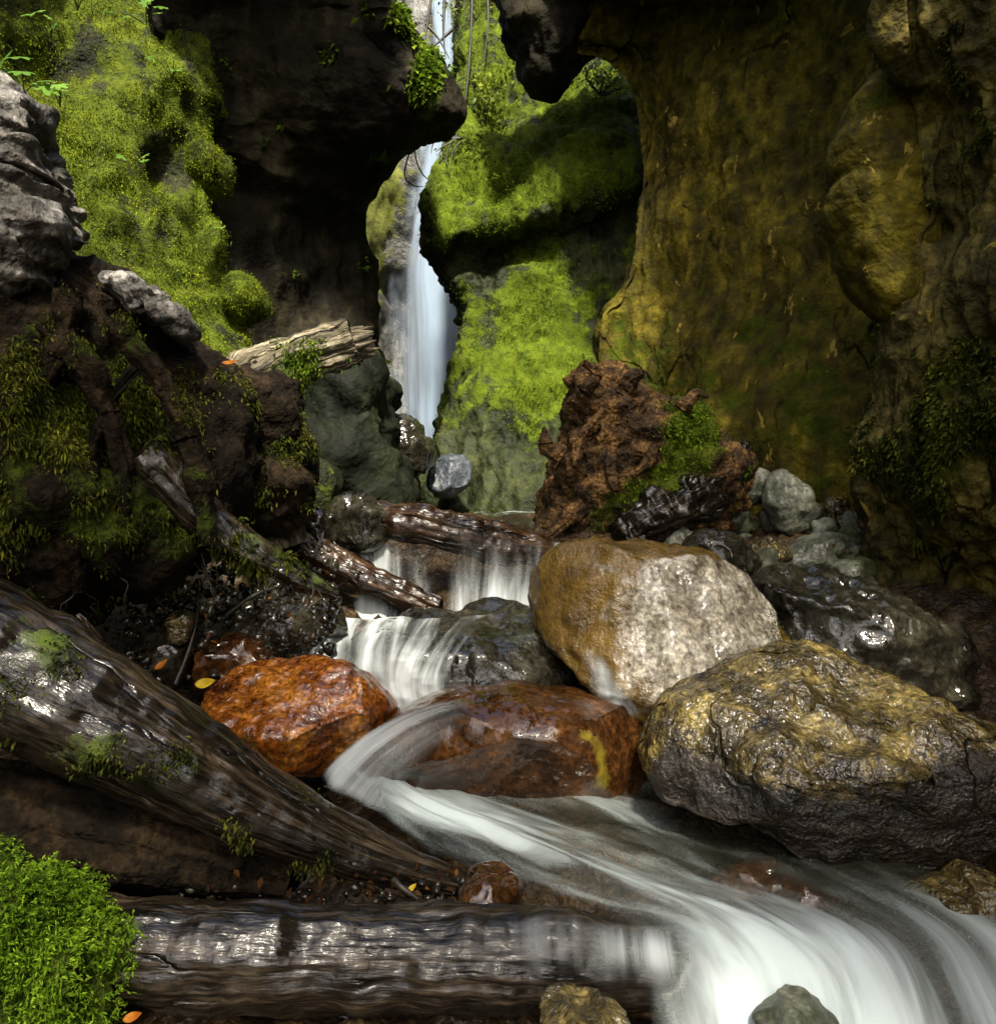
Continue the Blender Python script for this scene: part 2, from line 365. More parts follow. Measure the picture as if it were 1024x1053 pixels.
def tufts(name, P0, N0, size, mat, parent, droop=0., wid=.38, spread=.8, tone=0., org=None):
    """little leaf blades standing on points P0"""
    n = len(P0); d = N0*(1-.3*droop)+rng.normal(0, spread*.6, (n, 3)); d[:, 2] -= droop*(.4+rng.random(n))
    d /= np.linalg.norm(d, axis=1, keepdims=True)
    s = np.cross(d, rng.normal(0, 1, (n, 3))); s /= np.linalg.norm(s, axis=1, keepdims=True)
    l = size*(.5+rng.random(n))[:, None]
    mid = P0+d*l*.5; sag = np.zeros((n, 3)); sag[:, 2] = -(.12+.3*droop)*l[:, 0]
    V = np.stack([P0-d*l*.1, mid+s*l*wid*.5, P0+d*l+sag, mid-s*l*wid*.5], 1).reshape(-1, 3)
    i = np.arange(n)*4
    big = fbm(P0*6, 3, 77)*.34
    tn = np.clip(.42+big+tone+rng.normal(0, .26, n), 0, 1)
    return mk(name, V, [np.stack([i, i+1, i+2, i+3], -1)], mat, parent, {'tone': np.repeat(tn, 4)}, smooth=False, org=org)
def sample(s, n, thr=.3, fr=4., inview=True, jit=.01):
    w = np.clip(s.m-thr+fbm(s.V*fr, 4, 55)*.45, 0, 1)
    px, py = proj(s.V)
    if inview: w = w*((px > -60) & (px < 1090) & (py > -70) & (py < 1120))*(s.V[:, 1] > .3)
    w = w*(.15+np.clip(np.sum(s.N*(np.array([0, 0, H])-s.V), -1), 0, None)**.3)
    if w.sum() <= 0: return s.V[:1], s.N[:1]
    k = rng.choice(len(w), n, p=w/w.sum())
    return s.V[k]+rng.normal(0, jit, (n, 3)), s.N[k]

from mathutils.bvhtree import BVHTree
_bv = {}
def trees(keys):
    for k, V, T in SOLIDS:
        if k in keys and k not in _bv: _bv[k] = BVHTree.FromPolygons(V.tolist(), T.tolist())
    return [_bv[k] for k in keys]
def water(name, lines, nr, nc, mat, foam, parent=None, amp=.008, edge=(1, 1, 1, 1), label=None, cat=None, kind=None, group=None, hug=0., on=()):
    """a sheet of water: lines = streamlines (world points), foam = one value list per streamline; edge fade (left, right, start, end)"""
    A = np.array(lines); G = cr(cr(A, nc, 0), nr, 1)              # nc across, nr along
    Fm = cr(cr(np.array(foam, float), nc, 0), nr, 1)
    wd = np.linalg.norm(np.diff(G[:, nr//2], axis=0), axis=1).sum()
    ln = np.concatenate([[0], np.cumsum(np.linalg.norm(np.diff(G[nc//2], axis=0), axis=1))])
    U = np.linspace(0, wd, nc)[:, None]+0*ln[None]; W = np.linspace(0, 1, nc)[:, None]*0+ln[None]
    n = grid_normals(G)
    if np.mean(np.sum(n*(np.array([0, 0, H])-G), -1)) < 0: n = -n
    q = np.stack([U*9, W*1.6, 0*U+3.3], -1)
    G = G+n*(amp*fbm(q, 4, 41))[..., None]
    e = np.ones((nc, nr)); u = np.linspace(0, 1, nc)[:, None]; v = np.linspace(0, 1, nr)[None]
    jag = .5+.5*fbm(np.stack([U*7, W*2, 0*U], -1), 3, 13)
    for x, f in ((u+0*v, edge[0]), (1-u+0*v, edge[1]), (v+0*u, edge[2]), (1-v+0*u, edge[3])):
        if f < 1: z_ = np.clip((x-.7*f*jag)/max(f, .01), 0, 1); e = e*z_*z_*(3-2*z_)
    if on:                                                        # lay the sheet over the stones it runs across
        E = np.array([0, 0, H]); D = G-E; L = np.linalg.norm(D, axis=-1); D = D/L[..., None]; Ht = np.full(L.shape, 1e9)
        for tree in trees(on):
            for idx in np.ndindex(L.shape):
                h = tree.ray_cast(E.tolist(), D[idx].tolist(), L[idx]+.3)
                if h[0] is not None: Ht[idx] = min(Ht[idx], h[3])
        lim = np.where(Ht < 1e8, Ht-hug, 1e9); S_ = np.minimum(L, lim)
        for k in range(6):
            Q = np.pad(S_, 1, 'edge'); S_ = (Q[:-2, 1:-1]+Q[2:, 1:-1]+Q[1:-1, :-2]+Q[1:-1, 2:]+2*Q[1:-1, 1:-1])/6; S_ = np.minimum(S_, lim)
        G = E+D*S_[..., None]
    V = G.reshape(-1, 3); fs = [quads(nc, nr)]
    o = mk(name, V, fs, mat, parent, {'foam': Fm.ravel().clip(-1, 2), 'edge': e.ravel()}, uv=np.stack([U.ravel(), W.ravel()], -1), org=None if parent is not None else V.mean(0))
    return tag(o, label, cat, group, kind)

# ================================================================== SETTING: ground
def bed_z(X, Y):
    zc = np.interp(Y, [-8, 1.2, 1.75, 2.5, 3.1, 3.6, 4.1, 4.5, 6, 9, 14, 20], [-.55, -.42, -.24, -.14, .0, .28, .5, .82, .9, .95, 1.0, 1.1])
    xc = np.interp(Y, [0, 2, 4, 8, 12], [.3, .25, -.1, -.4, -1.0])
    r = np.clip(np.abs(X-xc)-np.interp(Y, [0, 3, 5, 9], [1.2, .7, .5, .4]), 0, 3)
    return zc-.14*np.clip((X-.75)*3, 0, 1)*np.clip(1-np.abs(Y-4.5)/.9, 0, 1)+.07*r+.5*np.clip(np.abs(X-xc)-2.2, 0, 3)*(Y > 0)
yy = np.concatenate([np.linspace(-40, -2, 12), np.linspace(-1.5, .9, 10), np.linspace(1, 5.5, 150), np.linspace(5.6, 16, 60), np.linspace(18, 45, 8)])
xx = np.concatenate([np.linspace(-40, -4, 10), np.linspace(-3.5, -1.6, 12), np.linspace(-1.55, 2.2, 150), np.linspace(2.3, 5, 12), np.linspace(7, 40, 8)])
X, Y = np.meshgrid(xx, yy); Z = bed_z(X, Y); G = np.stack([X, Y, Z], -1)
G[..., 2] += .05*ridged(G*3.1, 4, 3)*np.clip(1, 0, 1)-.04+.02*fbm(G*12, 3, 4)
o = mk('stream_bed', G.reshape(-1, 3), [quads(len(yy), len(xx))], 'bed', None, {'moss': np.zeros(X.size)})
tag(o, 'dark brown stony stream bed on the canyon floor', 'stream bed', kind='structure')

# ================================================================== canyon walls
def edge(py, tab): return float(np.interp(py, [t[0] for t in tab], [t[1] for t in tab]))

# A: sunny moss wall on the left
tA = [(-900, 170), (-200, 190), (0, 202), (60, 206), (110, 203), (150, 216), (200, 216), (240, 226), (300, 240), (340, 250), (365, 264), (420, 280), (500, 290)]
rows = []
for py in (-520, -400, -300, -120, -40, 30, 80, 110, 140, 170, 210, 260, 310, 350, 390, 440, 520):
    e = edge(py, tA); q0 = P(-170, max(py, -300), 3.3+max(-.35, (340-max(py, -300))/340*.5)); q0[2] *= 1.25 if q0[2] > 3 else 1
    r = [q0+np.array([-.7, -7, 0]), q0+np.array([-.3, -4, 0]), q0+np.array([-.05, -2, 0])]
    for u in (0, .17, .34, .5, .62, .74, .84, .92, 1):
        px = -170*(1-u)+e*u; d = 3.3+1.9*u**1.2+max(-.35, (340-py)/340*.85)*(.6 if py < -100 else 1)
        if py < -200: d = 3.3+1.9*u**1.2+.85*.6*(540/340)+(-200-py)*.0006
        r.append(P(px, py, d))
    r.append(P(e-4, py, d+.25)); r.append(P(e-30, py, d+1.5)); rows.append(r)
left = thing('mossy_wall', P(100, 500, 4.2), 'bright yellow green moss covered canyon wall at the upper left', 'rock wall')
sA = loft('rock_face', rows, 190, 210, 'mosswall', [('f', 1.6, .07, 1), ('r', 4.5, .03, 2), ('f', 16, .010, 3)], (-1.5, 1.2, 0), left, .80,
          [(90, 60, 40, 40, -.5), (160, 165, 22, 26, -.7), (196, 60, 14, 90, -.3), (190, 190, 16, 40, -.3), (110, 45, 25, 60, .3)],
          dspots=[(175, 105, 38, 26, .22), (168, 168, 22, 26, -.30), (70, 62, 34, 34, -.22), (208, 210, 12, 40, -.15), (120, 210, 60, 60, .06), (30, 40, 30, 40, -.15)], mvar=.25)
p, n = sample(sA, 115000, .3, 5, jit=.01)
tufts('moss', p, n, .012, 'moss', left, .35, .5)
p, n = sample(sA, 9000, .5, 8, jit=.02)
tufts('hanging_moss', p, n, .022, 'mosslime', left, 1.1, .22)
k1 = solid('rock_knob', [(196, 165), (203, 153), (217, 151), (228, 160), (228, 182), (217, 190), (202, 188)], 4.9, .16, .3, 'mosswall', 4, disp=[('f', 8, .03, 5)], parent=left, moss=.6)
KN = k1; p, n = sample(k1, 5000, .2); tufts('moss', p, n, .010, 'moss', KN.o, .4)
k2 = solid('rock_knob', [(236, 300), (248, 282), (262, 284), (270, 304), (262, 322), (250, 334), (238, 325)], 5.25, .2, .3, 'mosswall', 4, disp=[('f', 8, .03, 6)], parent=left, moss=.8)
KN = k2; p, n = sample(k2, 5000, .2); tufts('moss', p, n, .010, 'moss', KN.o, .4)

# B: black overhanging wall
tB = [(-1200, 380), (-300, 388), (-100, 396), (0, 404), (30, 412), (50, 424), (95, 457), (112, 468), (124, 468), (131, 455), (137, 440), (146, 417), (170, 403), (200, 385), (235, 374), (290, 378), (340, 390), (372, 402), (400, 404), (450, 415), (500, 425), (560, 430)]
rows = []
for py in (-650, -450, -250, -80, 0, 30, 60, 95, 112, 122, 131, 140, 152, 170, 200, 235, 290, 340, 375, 400, 450, 500, 560):
    e = edge(py, tB); de = edge(py, [(-1200, 4.2), (-600, 3.8), (-250, 4.8), (0, 6.0), (95, 6.2), (140, 6.25), (560, 6.15)]); stp = edge(py, [(110, 0), (140, .2), (170, .65), (235, 1.05), (300, 1.05), (375, .7), (450, .4), (560, .1)])
    hol = edge(py, [(-1200, 0), (0, .0), (100, -.25), (130, -.2), (180, .35), (260, .55), (340, .5), (450, .2), (560, 0)])
    r = []
    tip = 14 if -100 < py < 112 else 3
    for u in (0, .2, .4, .6, .78, .92): 
        dl = edge(py, [(-1200, 4.0), (-600, 3.7), (-250, 4.6), (0, 5.6), (200, 6.1), (600, 5.9)])
        r.append(P(150*(1-u)+(e-tip)*u, py, dl*(1-u)+(de+stp*u**2.5)*u+.2*math.sin(u*math.pi)+hol*u**3*(1-u)*4))
    de += stp
    r.append(P(e-tip, py, de)); r.append(P(e, py, de+.45)); r.append(P(e-16, py, de+1.3)); r.append(P(e-60, py, de+2.6)); rows.append(r)
darkw = thing('overhanging_wall', P(310, 520, 6.4), 'black smooth overhanging canyon wall left of the waterfall', 'rock wall')
sB = loft('rock_face', rows, 170, 120, 'darkrock', [('f', .9, .12, 11), ('r', 2.2, .05, 12), ('f', 9, .015, 13)], (-1.5, 1.5, 0), darkw, .0,
          [(440, 75, 16, 45, 1.0), (412, 20, 12, 30, .7), (240, 60, 20, 60, .15), (392, 372, 12, 20, .5), (300, 440, 60, 50, .25)])
p, n = sample(sB, 2500, .45); tufts('moss', p, n, .05, 'mosslime', darkw, .3, .5)

# C: two tier mossy wall in the middle
def crow(pts, d): return [P(x, y, q) for (x, y), q in zip(pts, d)]
rows = []
for py, e, rr, d in ((-160, 480, 730, 10.8), (-120, 478, 720, 10.1), (0, 474, 705, 9.7), (60, 478, 695, 9.3), (105, 474, 690, 9.0), (135, 470, 686, 8.65), (165, 463, 684, 8.35), (200, 453, 682, 8.15)):
    t = (0, .25, .5, .75, 1)
    sl = [0, -5, -12, -18, -22] if py > 60 else [0]*5
    rows.append([P(e+8, py, d+1.6)]+[P(e*(1-u)+rr*u, py+s*max(0, (py-60)/140), d+.35*math.cos(u*5)*.4-u*.3) for u, s in zip(t, sl)])
lip = [(446, 243), (500, 226), (560, 214), (620, 198), (684, 176)]
def off(L, dx, dy): return [(x+dx, y+dy) for x, y in L]
def addrow(L, d, db=1.4): rows.append([P(L[0][0]+8, L[0][1], d[0]+db)]+crow(L, d))
addrow(off(lip, 0, 0), [8.1, 7.95, 7.9, 7.8, 7.7])
addrow(off(lip, 1, 9), [8.15, 8.05, 8.0, 7.95, 7.8])
addrow([(450, 262), (500, 247), (560, 235), (620, 220), (684, 196)], [8.35, 8.3, 8.2, 8.15, 8.0])
addrow([(460, 284), (505, 268), (560, 255), (620, 242), (684, 225)], [8.4, 8.35, 8.25, 8.2, 8.0])
addrow([(474, 310), (510, 295), (560, 285), (620, 275), (684, 265)], [8.4, 8.2, 8.1, 8.15, 8.0])
addrow([(477, 350), (510, 345), (560, 340), (620, 335), (684, 335)], [8.4, 8.1, 8.0, 8.1, 7.9])
addrow([(462, 415), (505, 410), (560, 405), (620, 400), (684, 400)], [8.1, 7.7, 7.6, 7.8, 7.7])
addrow([(452, 460), (500, 465), (560, 465), (620, 465), (684, 465)], [7.9, 7.4, 7.3, 7.5, 7.5])
addrow([(437, 515), (495, 520), (560, 520), (620, 520), (684, 520)], [7.7, 7.1, 7.0, 7.2, 7.2])
addrow([(430, 575), (495, 575), (560, 575), (620, 575), (684, 575)], [7.5, 6.9, 6.8, 7.0, 7.0])
midw = thing('tiered_wall', P(530, 530, 7.3), 'two tiered sunlit mossy wall right of the waterfall', 'rock wall')
sC = loft('rock_face', rows, 230, 130, 'midrock', [('f', 1.1, .13, 21), ('r', (2.6, 2.6, 1.6), .07, 22), ('r', 8., .02, 24), ('f', 14, .01, 23)], (1.2, 1.5, 0), midw, .44,
          [(540, 190, 70, 35, .5), (470, 190, 40, 60, .4), (600, 120, 60, 60, .45), (560, 330, 55, 70, .55), (520, 380, 40, 60, .4), (600, 400, 30, 40, .4), (500, 80, 40, 90, .5), (520, 490, 110, 55, -.45), (470, 270, 60, 16, -.5), (600, 225, 60, 18, -.4)], mvar=.3)
p, n = sample(sC, 85000, .4, 3, jit=.015); tufts('moss', p, n, .014, 'mosslime', midw, .4, .5)

# D: tall ochre wall
tD = [(-1800, 470), (-350, 480), (-60, 500), (0, 509), (30, 524), (46, 560), (52, 600), (60, 626), (85, 642), (125, 655), (180, 660), (230, 655), (290, 640), (330, 617), (380, 615), (450, 625), (520, 640), (620, 650)]
rows = []
for py in (-560, -350, -200, -60, 0, 30, 46, 52, 60, 85, 125, 180, 230, 290, 330, 380, 450, 520, 620):
    e = edge(py, tD); d = edge(py, [(-560, 7.4), (-60, 7.5), (180, 7.4), (330, 6.8), (450, 6.4), (620, 6.1)])
    kk = lambda u: .06+.94*u**1.6
    cb = edge(py, [(150, .5), (260, 1.6)])
    r = [P(e+45, py*.06 if py < 0 else py, d+cb), P(e+10, py*.06 if py < 0 else py, d+cb*.35)]
    for px, u in ((e, 0), (e+(690-e)*.3, .05), (max(690, e+20), .18), (740, .3), (800, .48), (870, .7), (930, .85), (985, 1)):
        dd = float(np.interp(px, [505, 640, 740, 870, 985], [7.5, 7.2, 6.25, 5.2, 4.45]))+min(0, d-7.5)*(1-u)
        dd -= float(np.interp(py, [-560, -350, -200, -60], [1.1, .9, .4, 0]))*math.sin(min(1, u*3.2)*math.pi/2)*(u < .9)
        r.append(P(px, py*kk(u) if py < 0 else py, dd))
    rows.append(r)
ochre = thing('ochre_wall', P(760, 560, 5.4), 'tall olive and ochre canyon wall with pale flakes on the right', 'rock wall')
sD = loft('rock_face', rows, 260, 260, 'ochre', [('f', .8, .12, 31), ('r', (2.2, 2.2, 1.2), .03, 32), ('r', (7, 7, 4), .018, 33), ('f', 14, .008, 36), ('f', 35, .005, 34)], (1.3, .3, 0), ochre, .25,
          [(700, 400, 60, 60, .25), (830, 420, 60, 60, .3), (640, 350, 30, 40, .3), (800, 330, 60, 60, .15)])
solid('overhang_spur', [(505, -30), (512, 10), (528, 52), (545, 88), (572, 98), (592, 78), (600, 58), (625, 40), (640, -20)], 7.5, .4, .3, 'darkrock', 5, disp=[('f', 1.5, .1, 35), ('r', 5, .03, 36)], parent=ochre)
solid('rock_flake', [(838, 150), (845, 180), (832, 205)], 5., .02, .02, 'ochre', 2, parent=ochre) if 0 else None

# E: near right wall
tE = [(-1700, 880), (-200, 900), (0, 914), (40, 919), (90, 921), (120, 930), (200, 939), (260, 935), (330, 922), (400, 905), (480, 886), (540, 880), (600, 886), (660, 905), (720, 930), (850, 960)]
rows = []
for py in (-1700, -900, -400, -120, 0, 60, 90, 120, 200, 270, 340, 400, 450, 500, 550, 600, 650, 720, 850):
    e = edge(py, tE); d = edge(py, [(-1700, 3.3), (-400, 3.4), (0, 3.65), (200, 3.75), (400, 4.0), (500, 4.1), (620, 4.2), (850, 4.2)])
    und = edge(py, [(0, 0), (400, -.05), (480, -.12), (540, 0), (600, .25), (720, .35), (850, .3)])
    r = [P(e+40, py, d+1.8), P(e+9, py, d+.5)]
    for u in (0, .1, .3, .55, 1):
        r.append(P(e*(1-u)+1190*u, py, d*(1-u)+2.55*u+und*min(1, u*3)))
    z = r[-1][2]; r += [np.array([2.35, 1.2, z]), np.array([2.7, -.5, z]), np.array([3.3, -3.5, z])]
    rows.append(r)
near = thing('near_wall', P(950, 700, 3.6), 'grey brown near canyon wall along the right edge of the photo', 'rock wall')
sE = loft('rock_face', rows, 330, 240, 'greyochre', [('f', 1.2, .10, 41), ('r', (3, 3, 1.2), .06, 42), ('r', (9, 9, 4), .02, 43), ('f', 18, .008, 47), ('f', 40, .004, 44)], (1.4, .6, 0), near, .12,
          [(990, 450, 60, 60, .75), (950, 500, 30, 50, .4), (1000, 360, 50, 40, .3), (905, 430, 20, 60, .2), (980, 640, 60, 50, -.5)])
p, n = sample(sE, 14000, .42, 5); tufts('moss', p, n, .022, 'mossold', near, .5, .5)
solid('rock_boss', [(924, 64), (900, 74), (882, 98), (869, 125), (866, 180), (869, 240), (880, 280), (893, 305), (905, 330), (930, 330), (955, 200), (945, 80)], 3.92, .2, .4, 'ochre', 6, disp=[('f', 2.2, .035, 45), ('f', 9, .01, 46)], parent=near, mspots=[(900, 100, 30, 30, .5)])

# F: back wall behind the fall
rows = []
for py in (-120, -60, 0, 60, 140, 200, 260, 330, 400, 470, 560):
    hol = edge(py, [(0, 0), (240, .2), (330, 1.2), (420, .8), (560, .4)])
    rows.append([P(300, py, 12.2), P(360, py, 12.7), P(395, py, 13.0+hol), P(425, py, 13.1+hol), P(460, py, 12.9), P(520, py, 12.6), P(640, py, 12.4)])
sF = loft('back_wall', rows, 110, 90, 'farrock', [('f', .7, .2, 51), ('r', 2, .06, 52)], (0, 2, 0), None, .15, [(385, 280, 22, 90, .75), (395, 190, 25, 40, .6), (480, 60, 40, 90, .6), (405, 330, 14, 60, -.8)], org=P(425, 520, 12.9))
tag(sF.o, 'pale mossy rock wall directly behind the waterfall', 'rock wall')

# rock buttress and wet rocks below the dark wall
s = solid('rock_buttress', [(318, 400), (345, 376), (385, 364), (405, 382), (398, 415), (412, 455), (428, 503), (420, 535), (330, 535), (302, 490), (308, 430)], 6.0, .45, .7, 'darkgreen', 5, disp=[('f', 1.8, .12, 61), ('r', 4, .04, 62)], mspots=[(330, 430, 25, 60, .35), (385, 480, 20, 40, .3)])
tag(s.o, 'dark green smooth rock buttress under the black overhanging wall', 'rock')
s = solid('rock', [(303, 446), (322, 470), (345, 515), (335, 530), (312, 525), (298, 500)], 5.3, .12, .3, 'mosswall', 4, disp=[('f', 4, .03, 63)], moss=.35)
tag(s.o, 'pale green mossy slab leaning beside the broken log', 'rock')
s = solid('rock', [(396, 440), (404, 428), (422, 430), (434, 446), (444, 462), (441, 480), (428, 488), (412, 494), (400, 480)], 6.7, .3, .4, 'black', 5, disp=[('r', 5, .04, 64)])
tag(s.o, 'black wet rock jutting out in front of the waterfall', 'rock')
s = solid('rock', [(441, 500), (446, 478), (452, 468), (470, 466), (480, 474), (482, 496), (470, 508), (452, 515)], 7.0, .2, .3, 'slate', 5, planes=[(-.35, -.9, .3, .12), (.5, -.8, .2, .13), (0, -.2, 1, .15)], disp=[('f', 5, .03, 65)])
tag(s.o, 'blue grey block standing at the foot of the waterfall', 'rock')

# ================================================================== boulders
def boulder(lab, *a, **k):
    s = solid('boulder', *a, **k); tag(s.o, lab, 'boulder'); return s
D0 = [('f', 3, .03, 71), ('r', 8, .008, 72), ('f', 25, .004, 73)]
s = boulder('large pale boulder with a white wet face and brown left side',
    [(538, 612), (548, 590), (580, 570), (640, 558), (690, 557), (740, 574), (790, 604), (820, 640), (830, 672), (790, 690), (750, 715), (720, 735), (690, 745), (650, 735), (600, 690), (560, 660), (540, 635)],
    3.0, .42, .45, 'pale', 6, chips=8, seed=1, reg='B1', ctr=(680, 645), planes=[(.28, -.9, .42, .27), (-.62, -.72, .28, .26), (.8, -.5, .25, .40), (.05, -.15, 1, .30)], disp=D0, mspots=[(822, 650, 24, 60, 1), (700, 562, 130, 13, .9), (585, 620, 72, 100, 1.1), (650, 735, 70, 30, .7)], pw=.8, qw=.7)
p, n = sample(s, 60000, -1., 3, jit=.004); X_, Y_ = proj(p); k = (X_ > 798+rng.normal(0, 9, len(X_))) & (Y_ < 690) & (rng.random(len(X_)) < .6); tufts('moss', p[k], n[k], .008, 'mossold', s.o, .3, .5)
s = boulder('big olive and gold boulder with shade painted dark on its wet front at the right edge',
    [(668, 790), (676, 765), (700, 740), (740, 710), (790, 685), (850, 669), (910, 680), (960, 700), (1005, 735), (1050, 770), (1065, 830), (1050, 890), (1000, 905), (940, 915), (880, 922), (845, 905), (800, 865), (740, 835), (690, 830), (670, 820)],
    2.3, .42, .55, 'olive', 6, chips=14, seed=2, ctr=(860, 790), planes=[(-.1, -.5, .86, .205), (-.05, -.9, -.45, .24), (-.5, -.8, -.3, .33)], disp=[('f', 3.2, .03, 74), ('r', 7, .015, 75), ('f', 22, .006, 76)], mspots=[(690, 800, 40, 45, .9), (760, 850, 70, 45, 1.1), (860, 890, 90, 60, 1.2), (960, 860, 80, 60, 1.1), (1030, 850, 50, 70, 1.), (1000, 790, 30, 25, .4)], pw=.8, qw=.7)  # spots paint the shaded lower front dark, partly wet algae
s = boulder('dark wet boulder half covered by the middle cascade',
    [(352, 668), (362, 650), (400, 638), (470, 633), (540, 630), (580, 645), (600, 668), (606, 700), (598, 722), (560, 730), (480, 735), (420, 735), (365, 725), (350, 700)],
    3.3, .34, .4, 'black', 6, chips=8, seed=3, disp=[('f', 3, .035, 77), ('r', 8, .01, 78)], planes=[(0, -.3, .95, .19)], pw=.85, qw=.75, mspots=[(560, 660, 50, 40, .5)], reg='B3')
s = boulder('smooth red brown boulder with a yellow patch of painted sunlight and lichen between two cascades',
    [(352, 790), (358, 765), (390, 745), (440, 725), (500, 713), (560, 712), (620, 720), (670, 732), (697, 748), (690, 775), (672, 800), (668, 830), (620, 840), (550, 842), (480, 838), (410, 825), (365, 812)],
    2.75, .30, .35, 'brown', 6, chips=8, seed=4, disp=[('f', 3, .02, 79), ('f', 20, .003, 80)], planes=[(-.05, -.85, -.45, .17), (.75, -.6, .1, .33)], pw=.85, qw=.8, mspots=[(602, 757, 12, 12, .6), (616, 775, 9, 20, .6), (620, 800, 7, 14, .5)], reg='B4')  # yellow spots paint a patch of sunlight together with lichen
s = boulder('rust orange boulder beside the foot of the leaning log',
    [(203, 730), (215, 708), (240, 692), (290, 684), (340, 684), (380, 700), (408, 730), (400, 752), (370, 770), (330, 795), (290, 800), (245, 780), (210, 755)],
    2.75, .26, .3, 'rust', 6, chips=6, seed=5, disp=[('f', 4, .02, 81), ('r', 14, .006, 82), ('f', 40, .003, 83)], planes=[(-.1, -.5, .8, .13)])
s = boulder('long dark brown boulder with a lichen spotted end behind the olive boulder',
    [(775, 600), (800, 586), (840, 592), (890, 605), (940, 622), (985, 650), (1000, 682), (985, 715), (940, 730), (880, 730), (820, 700), (785, 660)],
    3.4, .3, .4, 'black', 6, chips=12, seed=6, disp=[('f', 3, .05, 84), ('r', 8, .02, 85)], mspots=[(840, 600, 60, 20, .3)], planes=[(.1, -.3, .9, .2)])
for lab, outl, d, tf, mt, sd in (
    ('upright grey egg shaped stone leaning on the ochre wall', [(788, 500), (796, 485), (806, 479), (820, 492), (836, 515), (846, 540), (842, 552), (825, 558), (805, 548), (790, 525)], 4.6, .13, 'grey', 1),
    ('small round grey green stone left of the upright stone', [(757, 505), (764, 490), (778, 484), (792, 492), (790, 508), (775, 517), (760, 515)], 4.75, .09, 'grey', 2),
    ('flat grey stone lying below the upright stone', [(798, 578), (812, 562), (838, 552), (866, 553), (878, 566), (870, 582), (840, 588), (810, 585)], 4.35, .12, 'grey', 3),
    ('mossy brown stone standing right of the upright stone', [(846, 520), (856, 512), (872, 515), (880, 535), (876, 556), (858, 560), (848, 545)], 4.6, .1, 'olive', 4),
    ('dark flat slab at the back against the ochre wall', [(824, 490), (845, 486), (868, 489), (872, 500), (858, 507), (836, 506)], 4.95, .1, 'black', 5),
    ('dark brown stone behind the pale boulder', [(705, 565), (722, 548), (752, 548), (775, 566), (782, 592), (760, 600), (720, 590)], 3.9, .14, 'black', 6),
    ('small olive stone wedged below the round grey green stone', [(768, 566), (782, 552), (802, 556), (812, 574), (800, 586), (776, 582)], 4.3, .1, 'olive', 7),
    ('dark wet rock at the left end of the cascade log', [(338, 545), (345, 515), (362, 506), (385, 512), (398, 530), (392, 556), (360, 566)], 4.0, .14, 'black', 8),
    ('small brown pyramid rock above the rust orange boulder', [(188, 690), (196, 672), (222, 658), (258, 660), (276, 676), (272, 696), (230, 704), (198, 702)], 2.95, .1, 'brown', 9),
    ('small rust stone in the water by the leaning log tip', [(465, 925), (476, 905), (500, 895), (522, 900), (538, 918), (530, 938), (495, 944), (470, 940)], 1.95, .09, 'brown', 10),
    ('olive pebble boulder at the bottom edge under the front log', [(548, 1052), (566, 1038), (600, 1033), (640, 1042), (655, 1060), (640, 1085), (570, 1085)], 1.52, .1, 'olive', 11),
    ('grey rock just breaking the white water at the bottom right', [(776, 1062), (795, 1047), (826, 1040), (862, 1049), (882, 1066), (870, 1090), (790, 1090)], 1.6, .1, 'grey', 12),
    ('brown slab under water in front of the olive boulder', [(705, 925), (735, 896), (780, 885), (830, 905), (870, 935), (872, 965), (820, 975), (740, 960)], 2.2, .08, 'brown', 13),
    ('low wet brown rock in the pool at the right edge', [(930, 935), (950, 915), (990, 908), (1040, 912), (1060, 935), (1040, 955), (960, 952)], 2.02, .08, 'olive', 14),
    ('black wet rock under the dark cross log', [(225, 660), (235, 632), (265, 615), (300, 620), (325, 645), (318, 680), (270, 688), (235, 680)], 3.2, .12, 'black', 15),
    ('black shiny rock below the slender root', [(262, 618), (280, 590), (320, 600), (352, 625), (350, 660), (310, 668), (275, 650)], 3.4, .14, 'black', 16),
    ('low black rock on the left bank beside the orange leaf', [(130, 690), (150, 650), (190, 640), (215, 660), (200, 690), (165, 705)], 3.0, .12, 'black', 17),
    ('wet black rock between the broken log and the cascade log', [(285, 550), (298, 528), (325, 522), (348, 540), (345, 570), (310, 580)], 3.9, .12, 'black', 18),
    ('greenish wet rock under the slender root', [(170, 650), (176, 634), (190, 632), (200, 650), (192, 668), (176, 666)], 2.9, .06, 'olive', 19),
    ):
    s = boulder(lab, outl, d, tf, tf*1.4, mt, 5, chips=10, seed=20+sd, disp=[('f', 5, .025, 90+sd), ('r', 12, .008, 120+sd)])
    s.o.name = 'stone'

PV, PF, k0 = [], [], 0
S, T = ico(3)
for k in range(90):
    px, py, d = rng.uniform(690, 890), rng.uniform(505, 625), rng.uniform(3.9, 5.2)
    if 775 < px < 865 and py < 590: continue
    c = P(px, py, d); c[2] = bed_z(c[0], c[1])+rng.uniform(-.02, .12); sc = rng.uniform(.03, .10)*rng.uniform(.6, 1.25, 3)
    PV.append(c+S*sc*(1+.35*fbm(S*1.3+k*3.1, 3, 9)[:, None])); PF.append(T+k0); k0 += len(S)
PV = np.concatenate(PV)
o = mk('rubble', PV, [np.concatenate(PF)], 'grey', None, {'moss': .35+.4*fbm(PV*3, 2, 5)}); tag(o, 'dark rubble heaped between the root stump and the ochre wall', 'rubble', kind='stuff')
